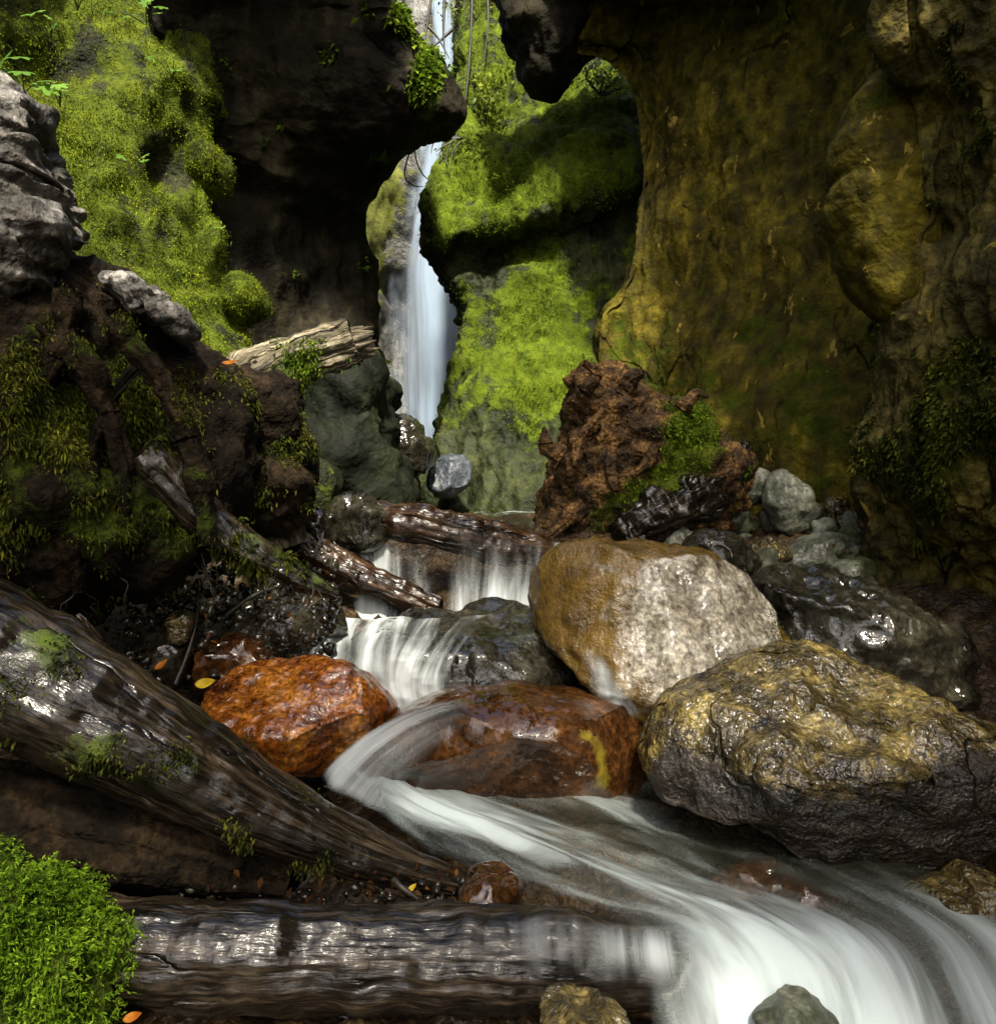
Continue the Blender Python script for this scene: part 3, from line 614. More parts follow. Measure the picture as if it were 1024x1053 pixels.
# pebbles on the banks
PV, PF, k0 = [], [], 0
S, T = ico(2)
for k in range(900):
    if k < 420: px, py, d = rng.uniform(130, 345), rng.uniform(600, 705), rng.uniform(2.85, 3.6)
    elif k < 700: px, py, d = rng.uniform(130, 345), rng.uniform(560, 640), rng.uniform(3.2, 3.8)
    else: px, py, d = rng.uniform(80, 480), rng.uniform(890, 935), rng.uniform(1.9, 2.15)
    c = P(px, py, d)
    r = rng.uniform(.008, .028)*(1 if k < 700 else .6); sc = r*rng.uniform(.6, 1.2, 3)
    if k >= 700: c[2] = rng.uniform(-.06, .0)
    PV.append(c+S*sc*(1+.25*fbm(S*1.5+k*3.1, 2, 9)[:, None])); PF.append(T+k0); k0 += len(S)
PV = np.concatenate(PV)
o = mk('pebbles', PV, [np.concatenate(PF)], 'black', None, {'moss': np.zeros(len(PV))}); tag(o, 'wet dark gravel and pebbles between the logs and boulders', 'gravel', kind='stuff')

# ================================================================== dead wood
# bottom log across the front
t = thing('fallen_log', P(350, 1040, 1.82), 'long wet grey log lying across the front of the stream', 'log')
pt = [(-160, 965, 1.72), (0, 968, 1.75), (150, 978, 1.78), (300, 983, 1.80), (450, 985, 1.82), (580, 989, 1.84), (690, 998, 1.87), (790, 1040, 1.93)]
sL = tube('trunk', [P(*a) for a in pt], [.10, .102, .104, .108, .11, .11, .105, .08], 'bark', t, 96, 300, [('f', 3, .02, 201), ('f', 14, .006, 202), ('f', 20, .003, 203)], reg='L', groove=.004, mspots=[(90, 960, 80, 60, .6)])
# leaning log
t = thing('leaning_log', P(420, 920, 2.05), 'thick dark wet log leaning down from the left into the pool', 'log')
pt = [(-170, 592, 1.9), (-40, 660, 1.92), (80, 724, 1.94), (190, 784, 1.98), (300, 846, 2.02), (400, 888, 2.06), (480, 912, 2.1)]
sG = tube('trunk', [P(*a) for a in pt], [.19, .187, .165, .14, .108, .07, .03], 'bark', t, 110, 300, [('f', 2.5, .016, 211), ('f', 12, .008, 212), ('f', 19, .004, 213)], groove=.002, mspots=[(20, 690, 70, 80, .42), (100, 770, 50, 30, .2)], moss=.08, flat=.9)
p, n = sample(sG, 3000, .38, 8); tufts('moss', p, n, .011, 'mossold', t, .4, .45)
# dark log tucked below it
t2 = tube('sunken_log', [P(-120, 835, 2.0), P(60, 850, 2.02), P(180, 872, 2.05), P(300, 900, 2.08)], [.13, .125, .11, .06], 'darkwood', None, 64, 160, [('f', 3, .02, 221), ('f', 14, .008, 222)], groove=.015, org=P(90, 890, 2.04))
tag(t2.o, 'black grooved log tucked underneath the thick leaning log', 'log')

# uprooted stump on the left
st = thing('uprooted_stump', P(80, 640, 3.0), 'huge dark rotten stump hung with moss on the left bank', 'stump')
s1 = solid('trunk', [(-120, 250), (-20, 262), (48, 258), (80, 275), (112, 292), (150, 318), (190, 350), (232, 385), (248, 430), (240, 480), (220, 530), (205, 575), (150, 610), (80, 630), (0, 625), (-120, 620)], 2.95, .55, .5, 'darkwood', 6, ctr=(60, 450), disp=[('f', 1.8, .09, 231), ('r', (5, 5, 9), .03, 232), ('f', 14, .02, 233), ('r', 30, .006, 234)], parent=st,
   mspots=[(60, 430, 70, 60, .65), (130, 440, 70, 60, .6), (110, 540, 90, 40, .55), (40, 340, 30, 30, .35), (190, 540, 50, 40, .45), (20, 520, 40, 60, .3)], planes=[(.75, -.55, .25, .42)])
p, n = sample(s1, 17000, .3, 5); tufts('moss', p, n, .016, 'mossold', st, .8, .4)
w = (s1.V[:, 2] < 1.0)
p, n = sample(s1, 6000, .42, 5); tufts('hanging_moss', p, n, .015, 'moss', st, 1.4, .2)
s2 = solid('snag', [(-70, 78), (0, 84), (24, 90), (38, 112), (42, 150), (50, 190), (56, 222), (70, 234), (60, 255), (40, 275), (20, 320), (-70, 340)], 2.6, .18, .25, 'weathered3', 6, disp=[('f', 4, .04, 235), ('r', (3, 3, 9), .035, 236), ('f', 12, .012, 240), ('r', (9, 9, 40), .006, 239)], parent=st)
s3 = solid('broken_wood', [(108, 286), (128, 281), (150, 292), (170, 306), (195, 325), (203, 345), (190, 350), (160, 330), (130, 310)], 2.85, .12, .14, 'weathered3', 5, disp=[('f', 7, .03, 237), ('r', 18, .012, 238)], parent=st)
s4 = tube('root', [P(150, 470, 2.75), P(195, 515, 2.78), P(240, 558, 2.8), (P(290, 586, 2.83)), P(346, 612, 2.86)], [.10, .085, .07, .05, .015], 'bark', st, 40, 140, [('f', 6, .02, 241)], groove=.012, moss=.25, mtop=.2)
p, n = sample(s4, 1200, .35); tufts('moss', p, n, .022, 'mossold', st, .6, .4)
for k in range(26):                               # thin rootlets hanging below the stump
    px = rng.uniform(20, 330); py = np.interp(px, [0, 150, 210, 330], [610, 600, 585, 612])+rng.uniform(-20, 0); d = 2.7+rng.uniform(-.1, .2)
    pts = [P(px, py, d)]
    for j in range(4): pts.append(pts[-1]+np.array([rng.normal(0, .018), rng.normal(0, .015), -rng.uniform(.01, .05)]))
    tube('rootlet', pts, [.0035, .003, .0025, .002, .001], 'twig', st, 6, 16)
for q, rd in ([(40, 330), (90, 380), (120, 450), (130, 540)], .05), ([(120, 330), (170, 400), (200, 470), (215, 560)], .045), ([(-20, 420), (40, 470), (70, 540), (80, 610)], .05), ([(70, 300), (60, 370), (20, 430), (-30, 470)], .04), ([(150, 370), (110, 420), (90, 500), (110, 590)], .03):
    b = tube('root', [P(x, y, 2.52+.02*abs(i-1.5)+.0006*abs(x-60)) for i, (x, y) in enumerate(q)], [rd*.6, rd, rd*.8, rd*.3], 'darkwood', st, 24, 70, [('f', 6, .03, 244), ('f', 15, .01, 245)], groove=.012, moss=.25, mtop=.3)
    p, n = sample(b, 900, .35, 7); tufts('moss', p, n, .012, 'mossold', st, .8, .4)
# broken log
bl = thing('broken_log', P(285, 530, 3.5), 'tan broken log with a splintered tip pointing right', 'log')
s5 = tube('trunk', [P(366, 352, 3.55), P(335, 362, 3.55), P(300, 372, 3.55), P(268, 396, 3.5), P(258, 440, 3.5), P(268, 500, 3.55), P(282, 560, 3.6)], [.085, .095, .105, .14, .16, .165, .15], 'tan', bl, 64, 200, [('f', 4, .04, 251), ('r', 9, .015, 252)], groove=.02, mspots=[(305, 395, 30, 30, .9), (290, 430, 40, 30, .5)], blunt=True)
s6 = solid('root_crown', [(232, 430), (240, 400), (262, 390), (290, 410), (312, 440), (320, 480), (318, 520), (300, 545), (250, 550), (222, 520), (225, 470)], 3.42, .2, .25, 'darkwood', 5, disp=[('f', 4, .07, 253), ('r', 9, .03, 254)], parent=bl, mspots=[(285, 430, 40, 40, .4), (250, 510, 40, 40, .4)])
p, n = sample(s5, 4000, .3, 6); tufts('moss', p, n, .015, 'mosslime', bl, .6, .4)
p, n = sample(s6, 4000, .25, 6); tufts('moss', p, n, .014, 'mossold', bl, .7, .4)
for k in range(15):
    a = rng.uniform(0, 6.28); q = P(352, 357, 3.55)+np.array([0, math.cos(a)*.055, math.sin(a)*.055])
    L = rng.uniform(.09, .17); dr = np.array([1, rng.normal(0, .1), .28+rng.normal(0, .12)])
    tube('splinter', [q-dr*.05, q+dr*L*.5, q+dr*L], [.022, .016, .003], 'tan', bl, 10, 20, groove=.004)
# logs at the cascade
c1 = tube('cascade_log', [P(335, 540, 4.1), P(380, 532, 4.05), P(420, 534, 4.0), P(470, 548, 4.0), P(530, 562, 4.05), P(620, 580, 4.15)], [.07, .10, .105, .10, .085, .07], 'barkred', None, 64, 200, [('f', 4, .03, 261), ('f', 14, .008, 262)], groove=.012, org=P(470, 570, 4.0))
tag(c1.o, 'red brown log at the top of the cascade with water pouring over it', 'log')
c2 = tube('cross_log', [P(270, 548, 3.85), P(320, 566, 3.85), P(380, 596, 3.85), P(450, 626, 3.85)], [.075, .07, .065, .055], 'barkred', None, 56, 160, [('f', 4, .02, 263), ('f', 14, .008, 264)], groove=.012, org=P(360, 600, 3.85))
tag(c2.o, 'dark slanting log crossing in front of the left cascade', 'log')
# root stump right of centre
rs = thing('root_stump', P(650, 560, 4.8), 'knobbly orange brown root stump with green moss right of the tiered wall', 'stump')
s7 = solid('root_mass', [(556, 545), (556, 500), (572, 455), (585, 410), (592, 388), (612, 380), (636, 394), (662, 408), (700, 402), (728, 424), (742, 460), (768, 474), (764, 520), (720, 560), (640, 575), (590, 568)], 4.8, .4, .45, 'root', 6, disp=[('f', 2.8, .07, 271), ('r', 6, .03, 272), ('r', 15, .02, 273), ('f', 40, .008, 274)], parent=rs, mspots=[(716, 455, 36, 50, .9), (672, 505, 50, 34, .75), (590, 500, 25, 40, .2), (620, 540, 30, 20, .2)])
p, n = sample(s7, 6500, .35, 5); tufts('moss', p, n, .018, 'mosslime', rs, .4, .5)
for q in ([(600, 400), (612, 384), (600, 372)], [(640, 405), (650, 388), (662, 384)], [(700, 420), (716, 404), (728, 408)], [(575, 470), (562, 460), (560, 440)], [(600, 520), (575, 540), (560, 556)], [(640, 440), (628, 470), (632, 505)], [(680, 430), (672, 465), (650, 490)], [(620, 420), (600, 450), (590, 480)]):
    tube('root', [P(x, y, 4.5-.03*i) for i, (x, y) in enumerate(q)], [.045, .03, .01], 'root', rs, 24, 50, [('f', 9, .03, 275)], groove=.01)
s8 = tube('rotten_log', [P(770, 462, 4.75), P(735, 495, 4.6), P(690, 525, 4.5), P(640, 556, 4.45)], [.05, .13, .14, .12], 'bark', None, 56, 140, [('f', 5, .05, 281), ('r', 10, .02, 282)], groove=.02, org=P(700, 560, 4.5))
tag(s8.o, 'dark rotten log sloping between the root stump and the grey stones', 'log')
s9 = tube('broken_stick', [P(125, 700, 2.5), P(100, 665, 2.5), P(80, 632, 2.52)], [.035, .03, .008], 'barkred', None, 20, 60, [('f', 10, .015, 283)], groove=.01, org=P(120, 690, 2.5))
tag(s9.o, 'broken red brown stick poking up behind the leaning log', 'stick')

# moss mound in the near left corner
mm = thing('moss_mound', P(40, 1060, 1.55), 'bright green feathery moss mound in the bottom left corner', 'moss')
s10 = solid('soil', [(-120, 915), (0, 915), (40, 925), (80, 952), (98, 985), (100, 1025), (112, 1090), (-120, 1100)], 1.6, .12, .2, 'darkwood', 5, disp=[('f', 7, .045, 291), ('f', 16, .02, 292)], parent=mm, moss=1)
p, n = sample(s10, 9000, .45, 9, jit=.006); tufts('moss', p[:5000], n[:5000], .015, 'mosslime', mm, .25, .3, .8, -.1)
kk = rng.choice(len(p), 1500)
q0 = p[kk]+0; n0 = n[kk]; FV = []; FN = []                    # feathery fronds: a row of leaflets along each
for a, b in zip(q0, n0):
    d = b+rng.normal(0, .5, 3); d /= np.linalg.norm(d); L = rng.uniform(.015, .04)*(2.2 if rng.random() < .12 else 1)
    for j in range(12):
        tt = j/11; FV.append(a+d*L*tt+np.array([0, 0, -.35*L*tt*tt])); FN.append(d*.6+rng.normal(0, .7, 3))
FV = np.array(FV); FN = np.array(FN); FN /= np.linalg.norm(FN, axis=1, keepdims=True)
tufts('fronds', FV, FN, .009, 'mossbright', mm, .1, .35, .5, .2)

# ================================================================== water
sl = [[(335, 778), (380, 832), (445, 880), (530, 922), (595, 942), (635, 985), (645, 1070)],
      [(352, 768), (420, 822), (520, 866), (620, 908), (705, 942), (752, 990), (780, 1075)],
      [(385, 760), (455, 808), (560, 848), (680, 892), (785, 932), (860, 985), (890, 1080)],
      [(430, 750), (520, 790), (640, 825), (750, 865), (860, 912), (955, 970), (1005, 1080)],
      [(470, 742), (580, 775), (720, 805), (850, 845), (960, 895), (1080, 945), (1150, 1070)]]
zz = [.07, .03, .005, -.005, -.02, -.07, -.17]
lines = [[PZ(x, y, z) for (x, y), z in zip(r, zz)] for r in sl]
foam = [[.95, .95, .7, .5, .45, .6, .5], [1, .95, .72, .65, .7, .85, .9], [.9, .75, .55, .55, .65, .85, .9], [.65, .5, .65, .3, .3, .55, .7], [.45, .3, .15, .0, .05, .25, .4]]
water('stream_water', lines, 220, 120, 'stream', foam, amp=.02, kind='structure', label='silky pale stream sweeping to the lower right', cat='stream', edge=(.2, 1, 1, 1), on=('L',), hug=.012)
# upper pool
water('pool_water', [[P(425, 528, 7.6), P(400, 545, 5.5), P(380, 560, 4.25)], [P(520, 524, 7.4), P(520, 540, 5.2), P(480, 556, 4.12)], [P(640, 526, 7.0), P(640, 545, 5.0), P(600, 572, 4.12)]], 60, 40, 'stream', [[.3, .2, .3], [.3, .2, .4], [.3, .3, .5]], kind='structure', label='narrow still pool above the cascade', cat='pool')
def casc(name, lab, cols, foam, mat='cascade', nr=110, nc=70, edge=(.15, .15, 1, .12), amp=.012, cat='cascade', on=(), hug=.012):
    return water(name, [[P(*q) for q in c] for c in cols], nr, nc, mat, foam, amp=amp, edge=edge, label=lab, cat=cat, hug=hug, on=on)
casc('cascade', 'pale curtain of water behind the dark slanting log',
     [[(362, 556, 4.05), (360, 590, 3.98), (356, 640, 3.9)], [(400, 560, 4.02), (402, 600, 3.97), (398, 642, 3.85)], [(452, 570, 4.0), (452, 600, 3.95), (450, 640, 3.85)]], [[.5, .55, .8], [.4, .5, .7], [.15, .25, .5]])
casc('cascade', 'pale curtain of water falling over the red brown log',
     [[(450, 535, 3.93), (452, 560, 3.86), (454, 600, 3.8), (455, 638, 3.72)], [(500, 545, 3.92), (502, 570, 3.86), (500, 605, 3.8), (498, 638, 3.72)], [(545, 553, 3.95), (548, 580, 3.88), (545, 610, 3.82), (540, 636, 3.75)], [(592, 560, 4.05), (585, 580, 3.95), (572, 605, 3.86), (558, 636, 3.76)]],
     [[-.2, .1, .5, .7], [-.15, .15, .55, .8], [.1, .3, .6, .8], [.5, .5, .6, .7]])
casc('cascade', 'broad middle cascade sliding over the dark wet boulder',
     [[(322, 640, 3.75), (318, 662, 3.5), (320, 705, 3.3), (350, 760, 3.05)], [(390, 636, 3.7), (375, 655, 3.4), (372, 700, 3.15), (400, 765, 2.95)], [(460, 634, 3.7), (445, 655, 3.25), (425, 700, 3.05), (440, 755, 2.9)], [(545, 632, 3.7), (500, 645, 3.2), (470, 690, 3.0), (480, 745, 2.9)]],
     [[.55, .55, .7, .8], [.5, .5, .75, .95], [.2, .25, .7, .9], [-.2, -.1, .15, .4]], on=('B3',))
casc('cascade', 'small white cascade between the dark boulder and the pale boulder',
     [[(590, 662, 3.05), (594, 690, 2.95), (600, 740, 2.85)], [(614, 668, 3.05), (620, 695, 2.95), (632, 740, 2.85)], [(632, 676, 3.05), (650, 705, 2.95), (680, 740, 2.85)]], [[.25, .5, .9], [.6, .75, 1], [.25, .5, .85]], edge=(.4, .4, .3, .2), on=('B1', 'B3'))
casc('cascade', 'thin water veil over the left end of the red brown boulder',
     [[(505, 714, 2.70), (440, 722, 2.60), (380, 748, 2.52), (345, 775, 2.50), (322, 800, 2.55)], [(520, 724, 2.60), (450, 742, 2.48), (400, 770, 2.43), (372, 795, 2.44), (350, 820, 2.45)], [(520, 742, 2.5), (470, 765, 2.42), (430, 795, 2.41), (410, 815, 2.42), (400, 838, 2.43)]],
     [[.2, .5, .7, .85, .9], [.1, .35, .5, .6, .85], [-.2, .0, .25, .45, .8]], 'film', edge=(.1, .3, .15, .12), on=('B4',))
casc('cascade', 'thin water film running over the right end of the front log',
     [[(415, 934, 1.84), (415, 950, 1.725), (418, 985, 1.675), (420, 1022, 1.70)], [(560, 936, 1.85), (560, 952, 1.735), (562, 990, 1.685), (566, 1030, 1.71)], [(690, 945, 1.86), (695, 965, 1.745), (700, 1000, 1.70), (705, 1045, 1.72)]],
     [[-.1, .2, .2, -.1], [.1, .4, .35, .1], [.4, .65, .7, .6]], 'film', edge=(.4, .08, .2, .35), on=('L',))
casc('cascade', 'little fall under the front log at the bottom edge', [[(318, 1028, 1.86), (318, 1070, 1.84)], [(350, 1028, 1.85), (350, 1070, 1.82)], [(390, 1030, 1.86), (392, 1070, 1.84)]], [[.3, .3], [.6, .5], [.3, .3]])
casc('cascade', 'narrow trickle down the wet black rocks on the left', [[(322, 640, 3.5), (318, 690, 3.1)], [(332, 640, 3.48), (330, 690, 3.08)], [(345, 642, 3.5), (344, 690, 3.1)]], [[.4, .5], [.6, .7], [.5, .6]])
# the waterfall
L0 = [(436, -40, 12.6), (440, 30, 12.5), (432, 100, 12.35), (420, 150, 12.25), (412, 210, 12.15), (396, 270, 12.0), (390, 340, 11.9), (390, 420, 11.8), (400, 470, 11.6), (412, 540, 11.3)]
L1 = [(444, -40, 12.5), (448, 30, 12.4), (444, 100, 12.2), (436, 150, 12.1), (428, 210, 12.0), (418, 270, 11.85), (416, 340, 11.7), (418, 420, 11.6), (425, 470, 11.4), (430, 540, 11.1)]
L2 = [(452, -40, 12.5), (456, 30, 12.4), (456, 100, 12.2), (452, 150, 12.1), (446, 210, 12.0), (440, 270, 11.85), (442, 340, 11.7), (444, 420, 11.6), (446, 470, 11.4), (446, 540, 11.1)]
L3 = [(462, -40, 12.6), (466, 30, 12.5), (470, 100, 12.35), (470, 150, 12.25), (464, 210, 12.1), (466, 270, 11.9), (476, 340, 11.8), (476, 420, 11.7), (470, 470, 11.5), (466, 540, 11.2)]
fo = [[.6, .6, .5, .5, .5, .4, .15, .4, .6, .6], [.9, 1, .9, .8, .65, .35, .4, .5, .6, .6], [.9, 1, .95, .95, 1, .85, .8, .85, .8, .8], [.7, .8, .8, .8, .8, .7, .75, .9, .8, .7]]
casc('waterfall', 'tall silky waterfall dropping through the gap between the walls', [L0, L1, L2, L3], fo, 'fall', 240, 70, (.35, .06, 1, 1), .008, 'waterfall')

# leaf litter lodged on the banks
LP = []
for k in range(900):
    if k < 620: px, py, d = rng.uniform(110, 340), rng.uniform(600, 700), rng.uniform(2.8, 3.6)
    elif k < 780: px, py, d = rng.uniform(660, 900), rng.uniform(540, 620), rng.uniform(3.8, 4.8)
    else: px, py, d = rng.uniform(200, 470), rng.uniform(895, 925), rng.uniform(1.9, 2.05)
    c = P(px, py, d)
    if k < 780: c[2] = max(c[2], bed_z(c[0], c[1])+.01)
    LP.append(c)
LP = np.array(LP); LN = rng.normal(0, .4, LP.shape)+np.array([0, -.6, .7]); LN /= np.linalg.norm(LN, axis=1, keepdims=True)
o = tufts('leaf_litter', LP, LN, .024, 'litter', None, .2, .5, .9); tag(o, 'brown dead leaves and bits lying on the wet banks', 'leaf litter', kind='stuff')
def sticks(lst):
    for q, rd, lab in lst:
        o = tube('stick', [P(*a) for a in q], [rd, rd*.8, rd*.3], 'twig', None, 10, 40, [('f', 12, .006, 301)], org=P(*q[1])); tag(o.o, lab, 'stick')
sticks([([(225, 640, 3.0), (262, 612, 3.1), (300, 600, 3.2)], .012, 'thin dark stick lying on the black rocks under the slender root'), ([(180, 705, 2.8), (200, 650, 2.9), (205, 600, 3.0)], .008, 'thin bare twig standing upright on the left bank'),
        ([(405, 905, 1.95), (412, 912, 1.93), (430, 925, 1.92)], .007, 'short twig caught at the tip of the leaning log'), ([(300, 640, 3.3), (330, 615, 3.3), (352, 600, 3.35)], .01, 'bent dark twig beside the narrow trickle')])

# ================================================================== plants and litter
def leaf_star(c, nrm, upv, size, lobes=5):
    """one lobed leaf as a bent fan"""
    n = nrm/np.linalg.norm(nrm); a = upv-n*np.dot(upv, n); a /= np.linalg.norm(a); b = np.cross(n, a)
    pts = [c]; m = lobes*4
    for i in range(m+1):
        th = -2.3+4.6*i/m; ph = (i % 4)/4
        r = size*(.55+.45*abs(math.cos(ph*math.pi)))*(1-.25*abs(th)/2.3)
        pts.append(c+a*math.cos(th)*r+b*math.sin(th)*r-n*.35*r*(r/size)*.5+n*rng.normal(0, .02)*size)
    return np.array(pts), np.array([[0, i+1, i+2] for i in range(m)])
def lobed_plant(px, py, d, R, cnt, lab, mat='leaf', grp=None, size=.05, name='leafy_plant'):
    base = P(px, py, d); t = thing(name, base, lab, 'plant', grp)
    for k in range(cnt):
        a = rng.uniform(-.2, math.pi+.2); tip = base+np.array([math.cos(a)*R*rng.uniform(.4, 1), -rng.uniform(.03, .16), math.sin(a)*R*rng.uniform(.2, .8)])
        sm = tube('stem', [base, (base+tip)/2+np.array([0, 0, .02]), tip], [.003, .0025, .0015], 'stem', t, 6, 10)
        v, f = leaf_star(tip, np.array([rng.normal(0, .4), -.6, .8+rng.normal(0, .3)]), tip-base+np.array([0, 0, -.01]), size*rng.uniform(.7, 1.2))
        mk('leaf', v, [f], mat, sm.o, {'tone': np.full(len(v), rng.uniform(.4, 1))}, smooth=False)
G1 = 'leafy plants growing on the mossy wall'
for a in ((25, 95, 3.7, .16, 6, 'large leafed plant above the weathered snag at far left', .075), (62, 110, 3.75, .10, 4, 'small leafy plant just right of the weathered snag', .05), (52, 42, 4.0, .12, 5, 'leafy plant in the dark hollow near the top left corner', .05),
          (80, 10, 4.2, .15, 6, 'leafy plant at the top edge of the mossy wall', .05), (150, 25, 4.6, .18, 9, 'spreading leafy plant at the top right of the mossy wall', .05),
          (178, 80, 4.8, .13, 6, 'pale leafed plant growing on the moss ledge', .045), (150, 172, 4.75, .08, 3, 'few leaved plant in the hollow under the moss ledge', .045), (228, 245, 5.0, .07, 3, 'tiny plant low on the edge of the mossy wall', .035)):
    lobed_plant(*a[:6], grp=G1, size=a[6])
lobed_plant(408, 8, 6.7, .35, 12, 'bright leafed plant on the upper lip of the black overhanging wall', 'leafyel', None, .09)
def shrub(px, py, d, rx, rz, cnt, lab, mat, size, grp, sub=6):
    base = P(px, py, d)+np.array([0, .25, -rz*.8]); t = thing('shrub', base, lab, 'shrub', grp)
    c0 = P(px, py, d); cl = []; Vs = []
    for k in range(sub):
        a = rng.normal(0, 1, 3)*np.array([rx, .25, rz])*.55; q = c0+a
        tube('stem', [base, (base+q)/2+rng.normal(0, .05, 3), q], [.014, .01, .003], 'twig', t, 6, 14)
        m = cnt//sub; u = rng.normal(0, 1, (m, 3)); Vs.append(q+u*np.array([rx, .22, rz])*.33)
    Vs = np.concatenate(Vs); Nn = rng.normal(0, .7, Vs.shape)+np.array([-.1, -.6, .5]); Nn /= np.linalg.norm(Nn, axis=1, keepdims=True)
    tufts('foliage', Vs, Nn, size, mat, t, .5, .5, .9)
G2 = 'shrubs on the ledges above the waterfall'
shrub(520, 60, 9.2, .45, .7, 1500, 'tall yellow green shrub beside the top of the waterfall', 'leafyel', .055, G2)
shrub(497, 165, 8.5, .28, .22, 700, 'low shrub overhanging the middle of the waterfall', 'leafyel', .045, G2)
shrub(540, 175, 8.2, .42, .25, 800, 'trailing shrub along the sloping ledge of the tiered wall', 'leafyel', .045, G2)
shrub(505, 5, 9.6, .4, .4, 900, 'shrub hanging from the top edge beside the rock spur', 'leafyel', .04, G2)
shrub(500, 105, 8.9, .2, .45, 600, 'narrow shrub near the tip of the black overhanging wall', 'leafyel', .05, G2)
shrub(620, 75, 8.4, .3, .12, 500, 'small shrub under the arch of the ochre wall', 'leafyel', .04, G2)
# hanging twigs in front of the fall
hb = thing('hanging_branch', P(470, 140, 8.4), 'thin dark bare twigs arching down in front of the waterfall', 'branch')
for q in ([(475, 142), (450, 140), (428, 140), (420, 160), (416, 180), (424, 190), (436, 192)], [(474, 142), (452, 143), (430, 148), (427, 160), (434, 178), (444, 187)], [(470, 140), (458, 146), (452, 160), (456, 166)], [(472, 140), (462, 150), (459, 165), (462, 172)], [(470, 138), (464, 146), (456, 150), (448, 156)], [(468, 138), (455, 138), (446, 146), (443, 158)], [(474, 145), (466, 155), (464, 170)]):
    tube('twig', [P(x, y, 8.3-.02*i) for i, (x, y) in enumerate(q)], [.012]+[.008]*(len(q)-2)+[.003], 'twig', hb, 6, 40)
hb = thing('hanging_branch', P(460, -10, 9.0), 'dark hanging vines beside the top of the waterfall', 'branch')
for q in ([(446, -20), (440, 20), (436, 50), (442, 70)], [(458, -20), (456, 30), (458, 60)], [(486, -20), (484, 40), (480, 90), (476, 120)], [(500, -20), (502, 20), (498, 60)], [(438, 25), (450, 38), (462, 60)], [(465, 30), (452, 42), (440, 52)]):
    tube('vine', [P(x, y, 8.9-.02*i) for i, (x, y) in enumerate(q)], [.02]+[.014]*(len(q)-2)+[.005], 'twig', hb, 6, 40)
# unseen conifers added behind the viewer so that their thinned crowns shade the stream
for tx, ty, h, rad, c0, c1, lab in ((-1.2, -3.6, 11.5, 1.5, 5.6, 9.4, 'tall unseen conifer added for shade behind and left of the viewer'), (1.45, -3.9, 15., 1.6, 5.4, 13.2, 'tall unseen conifer added for shade behind and right of the viewer')):
    t = thing('added_shade_conifer', (tx, ty, -.4), lab, 'tree', 'unseen conifers added for shade')
    tube('trunk', [(tx, ty, -.5), (tx+.05, ty, 3), (tx, ty+.05, h*.6), (tx, ty, h)], [.28, .22, .14, .03], 'twig', t, 20, 60, groove=.02)
    m = int(1300*(c1-c0)); zz_ = rng.uniform(c0, c1, m); rr_ = rad*np.sqrt(rng.uniform(.02, 1, m))*np.interp(zz_, [c0, c0+1.6, c1], [.8, 1, .6]); aa = rng.uniform(0, 6.28, m)
    V = np.stack([tx+rr_*np.cos(aa), ty+rr_*np.sin(aa), zz_-.25*rr_], 1); q = fbm(V*1.6, 2, 66); V = V[q > .42]
    Nn = np.stack([V[:, 0]-tx, V[:, 1]-ty, .3+0*V[:, 0]], 1); Nn /= np.linalg.norm(Nn, axis=1, keepdims=True)
    tufts('crown', V, Nn, .34, 'leaf', t, .3, .45, .6)
# fallen leaves
def dead(px, py, d, L, w, ang, mat, lab, nrm=(-.1, -.75, .65)):
    n = np.array(nrm, float); n /= np.linalg.norm(n); a = np.array([math.cos(ang), 0, math.sin(ang)]); a -= n*np.dot(a, n); a /= np.linalg.norm(a); b = np.cross(n, a); c = P(px, py, d)
    ts = np.linspace(-1, 1, 13); V = []
    for t_ in ts:
        ww = w*max(0, 1-t_*t_)**.8*(1-.35*t_); 
        for s in (-1, -.5, 0, .5, 1): V.append(c+a*t_*L+b*s*ww+n*(.25*w*abs(s)+.15*L*t_*t_))
    V = np.array(V); o = mk('fallen_leaf', V, [quads(13, 5)], mat, None, {'tone': np.clip(.5+fbm(V*60, 3, 8)*.4, 0, 1)}, org=c); tag(o, lab, 'leaf')
dead(166, 684, 2.72, .026, .012, 1.0, 'deadleaf', 'bright orange dead leaf standing by the rust boulder')
dead(212, 703, 2.6, .035, .018, .2, 'yelleaf', 'pale curled dead leaf on the left of the rust boulder')
dead(183, 680, 2.74, .028, .02, -.3, 'deadleaf', 'faded pinkish leaf right beside the bright orange leaf') if 0 else None
dead(424, 913, 1.93, .014, .006, .9, 'yelleaf', 'tiny yellow leaf at the tip of the leaning log')
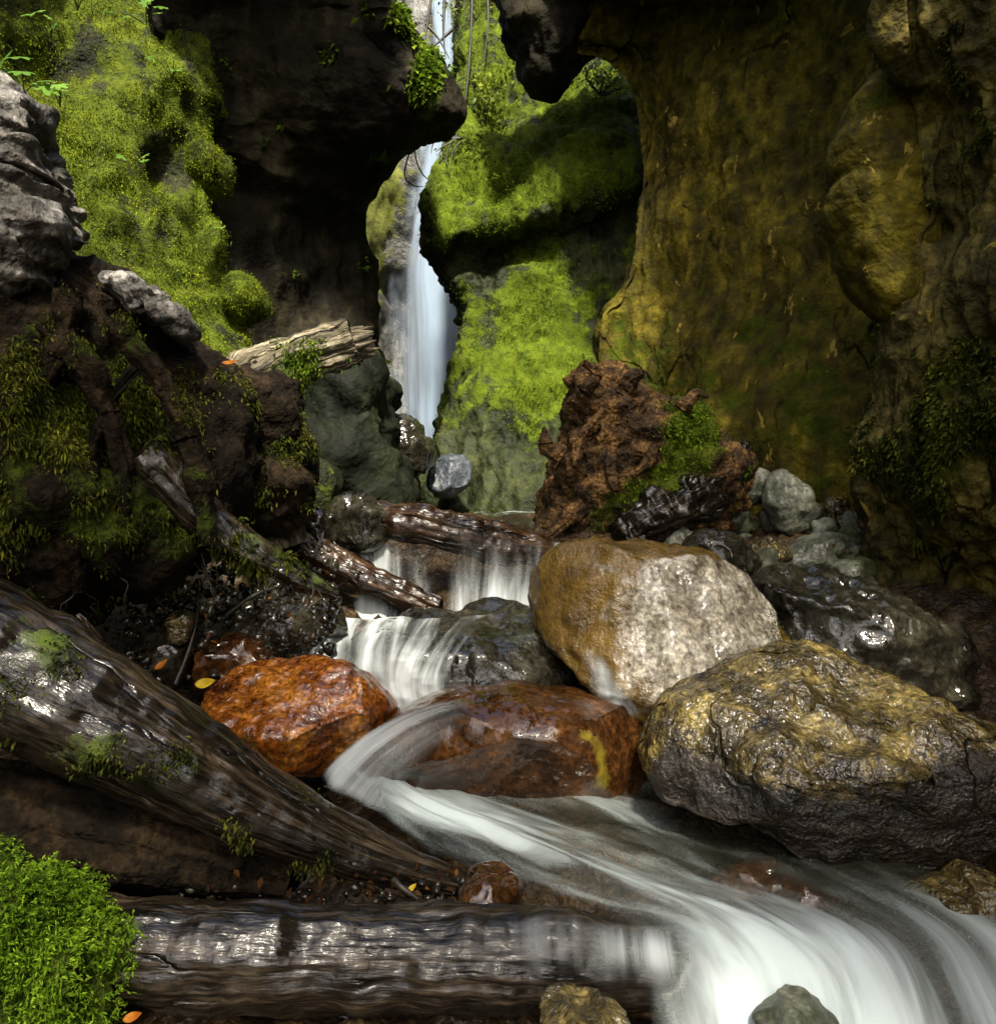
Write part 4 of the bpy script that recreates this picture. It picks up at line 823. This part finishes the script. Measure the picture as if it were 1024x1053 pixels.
dead(137, 1046, 1.45, .018, .008, .4, 'deadleaf', 'orange leaf beside the moss mound at the bottom edge')
dead(237, 373, 2.7, .03, .01, .1, 'deadleaf', 'dry orange leaf on top of the huge stump')

# ================================================================== camera, light
cam = bpy.data.cameras.new('camera'); co = bpy.data.objects.new('camera', cam); COL.objects.link(co)
co.location = (0, 0, H); co.rotation_euler = (math.pi/2, 0, 0); cam.sensor_fit = 'HORIZONTAL'; cam.sensor_width = 36; cam.lens = 36*F/1024
cam.clip_start = .05; cam.clip_end = 500; SC.camera = co
SAZ, SEL = math.radians(174), math.radians(51)
TO = np.array([math.sin(SAZ)*math.cos(SEL), math.cos(SAZ)*math.cos(SEL), math.sin(SEL)])
el = math.asin(TO[2]); az = math.atan2(TO[0], TO[1])          # azimuth from +Y towards +X
w = bpy.data.worlds.new('World'); SC.world = w; w.use_nodes = True; nt = w.node_tree; nt.nodes.clear()
sky = N(nt, 'ShaderNodeTexSky', sky_type='NISHITA'); sky.sun_disc = False; sky.sun_elevation = el; sky.sun_rotation = az; sky.air_density = 1.; sky.dust_density = 5.; sky.ozone_density = 0
bg = N(nt, 'ShaderNodeBackground', {0: sky.outputs[0], 1: .12}); N(nt, 'ShaderNodeOutputWorld', {0: bg})
sl_ = bpy.data.lights.new('sun', 'SUN'); sl_.energy = 4.; sl_.angle = math.radians(4.); sl_.color = (1, .93, .78)
so = bpy.data.objects.new('sun', sl_); COL.objects.link(so); so.location = (0, 0, 12)
from mathutils import Vector
so.rotation_euler = Vector(-TO).to_track_quat('-Z', 'Y').to_euler()
SC.view_settings.view_transform = 'Standard'; SC.view_settings.look = 'None'; SC.view_settings.gamma = 1; SC.view_settings.exposure = 1.45
SC.render.engine = 'CYCLES'; c = SC.cycles
c.use_denoising = True; c.max_bounces = 8; c.diffuse_bounces = 4; c.glossy_bounces = 3; c.transparent_max_bounces = 12; c.sample_clamp_indirect = 6; c.caustics_reflective = False; c.caustics_refractive = False
for o in list(SC.objects):
    if 'org' in o: del o['org']
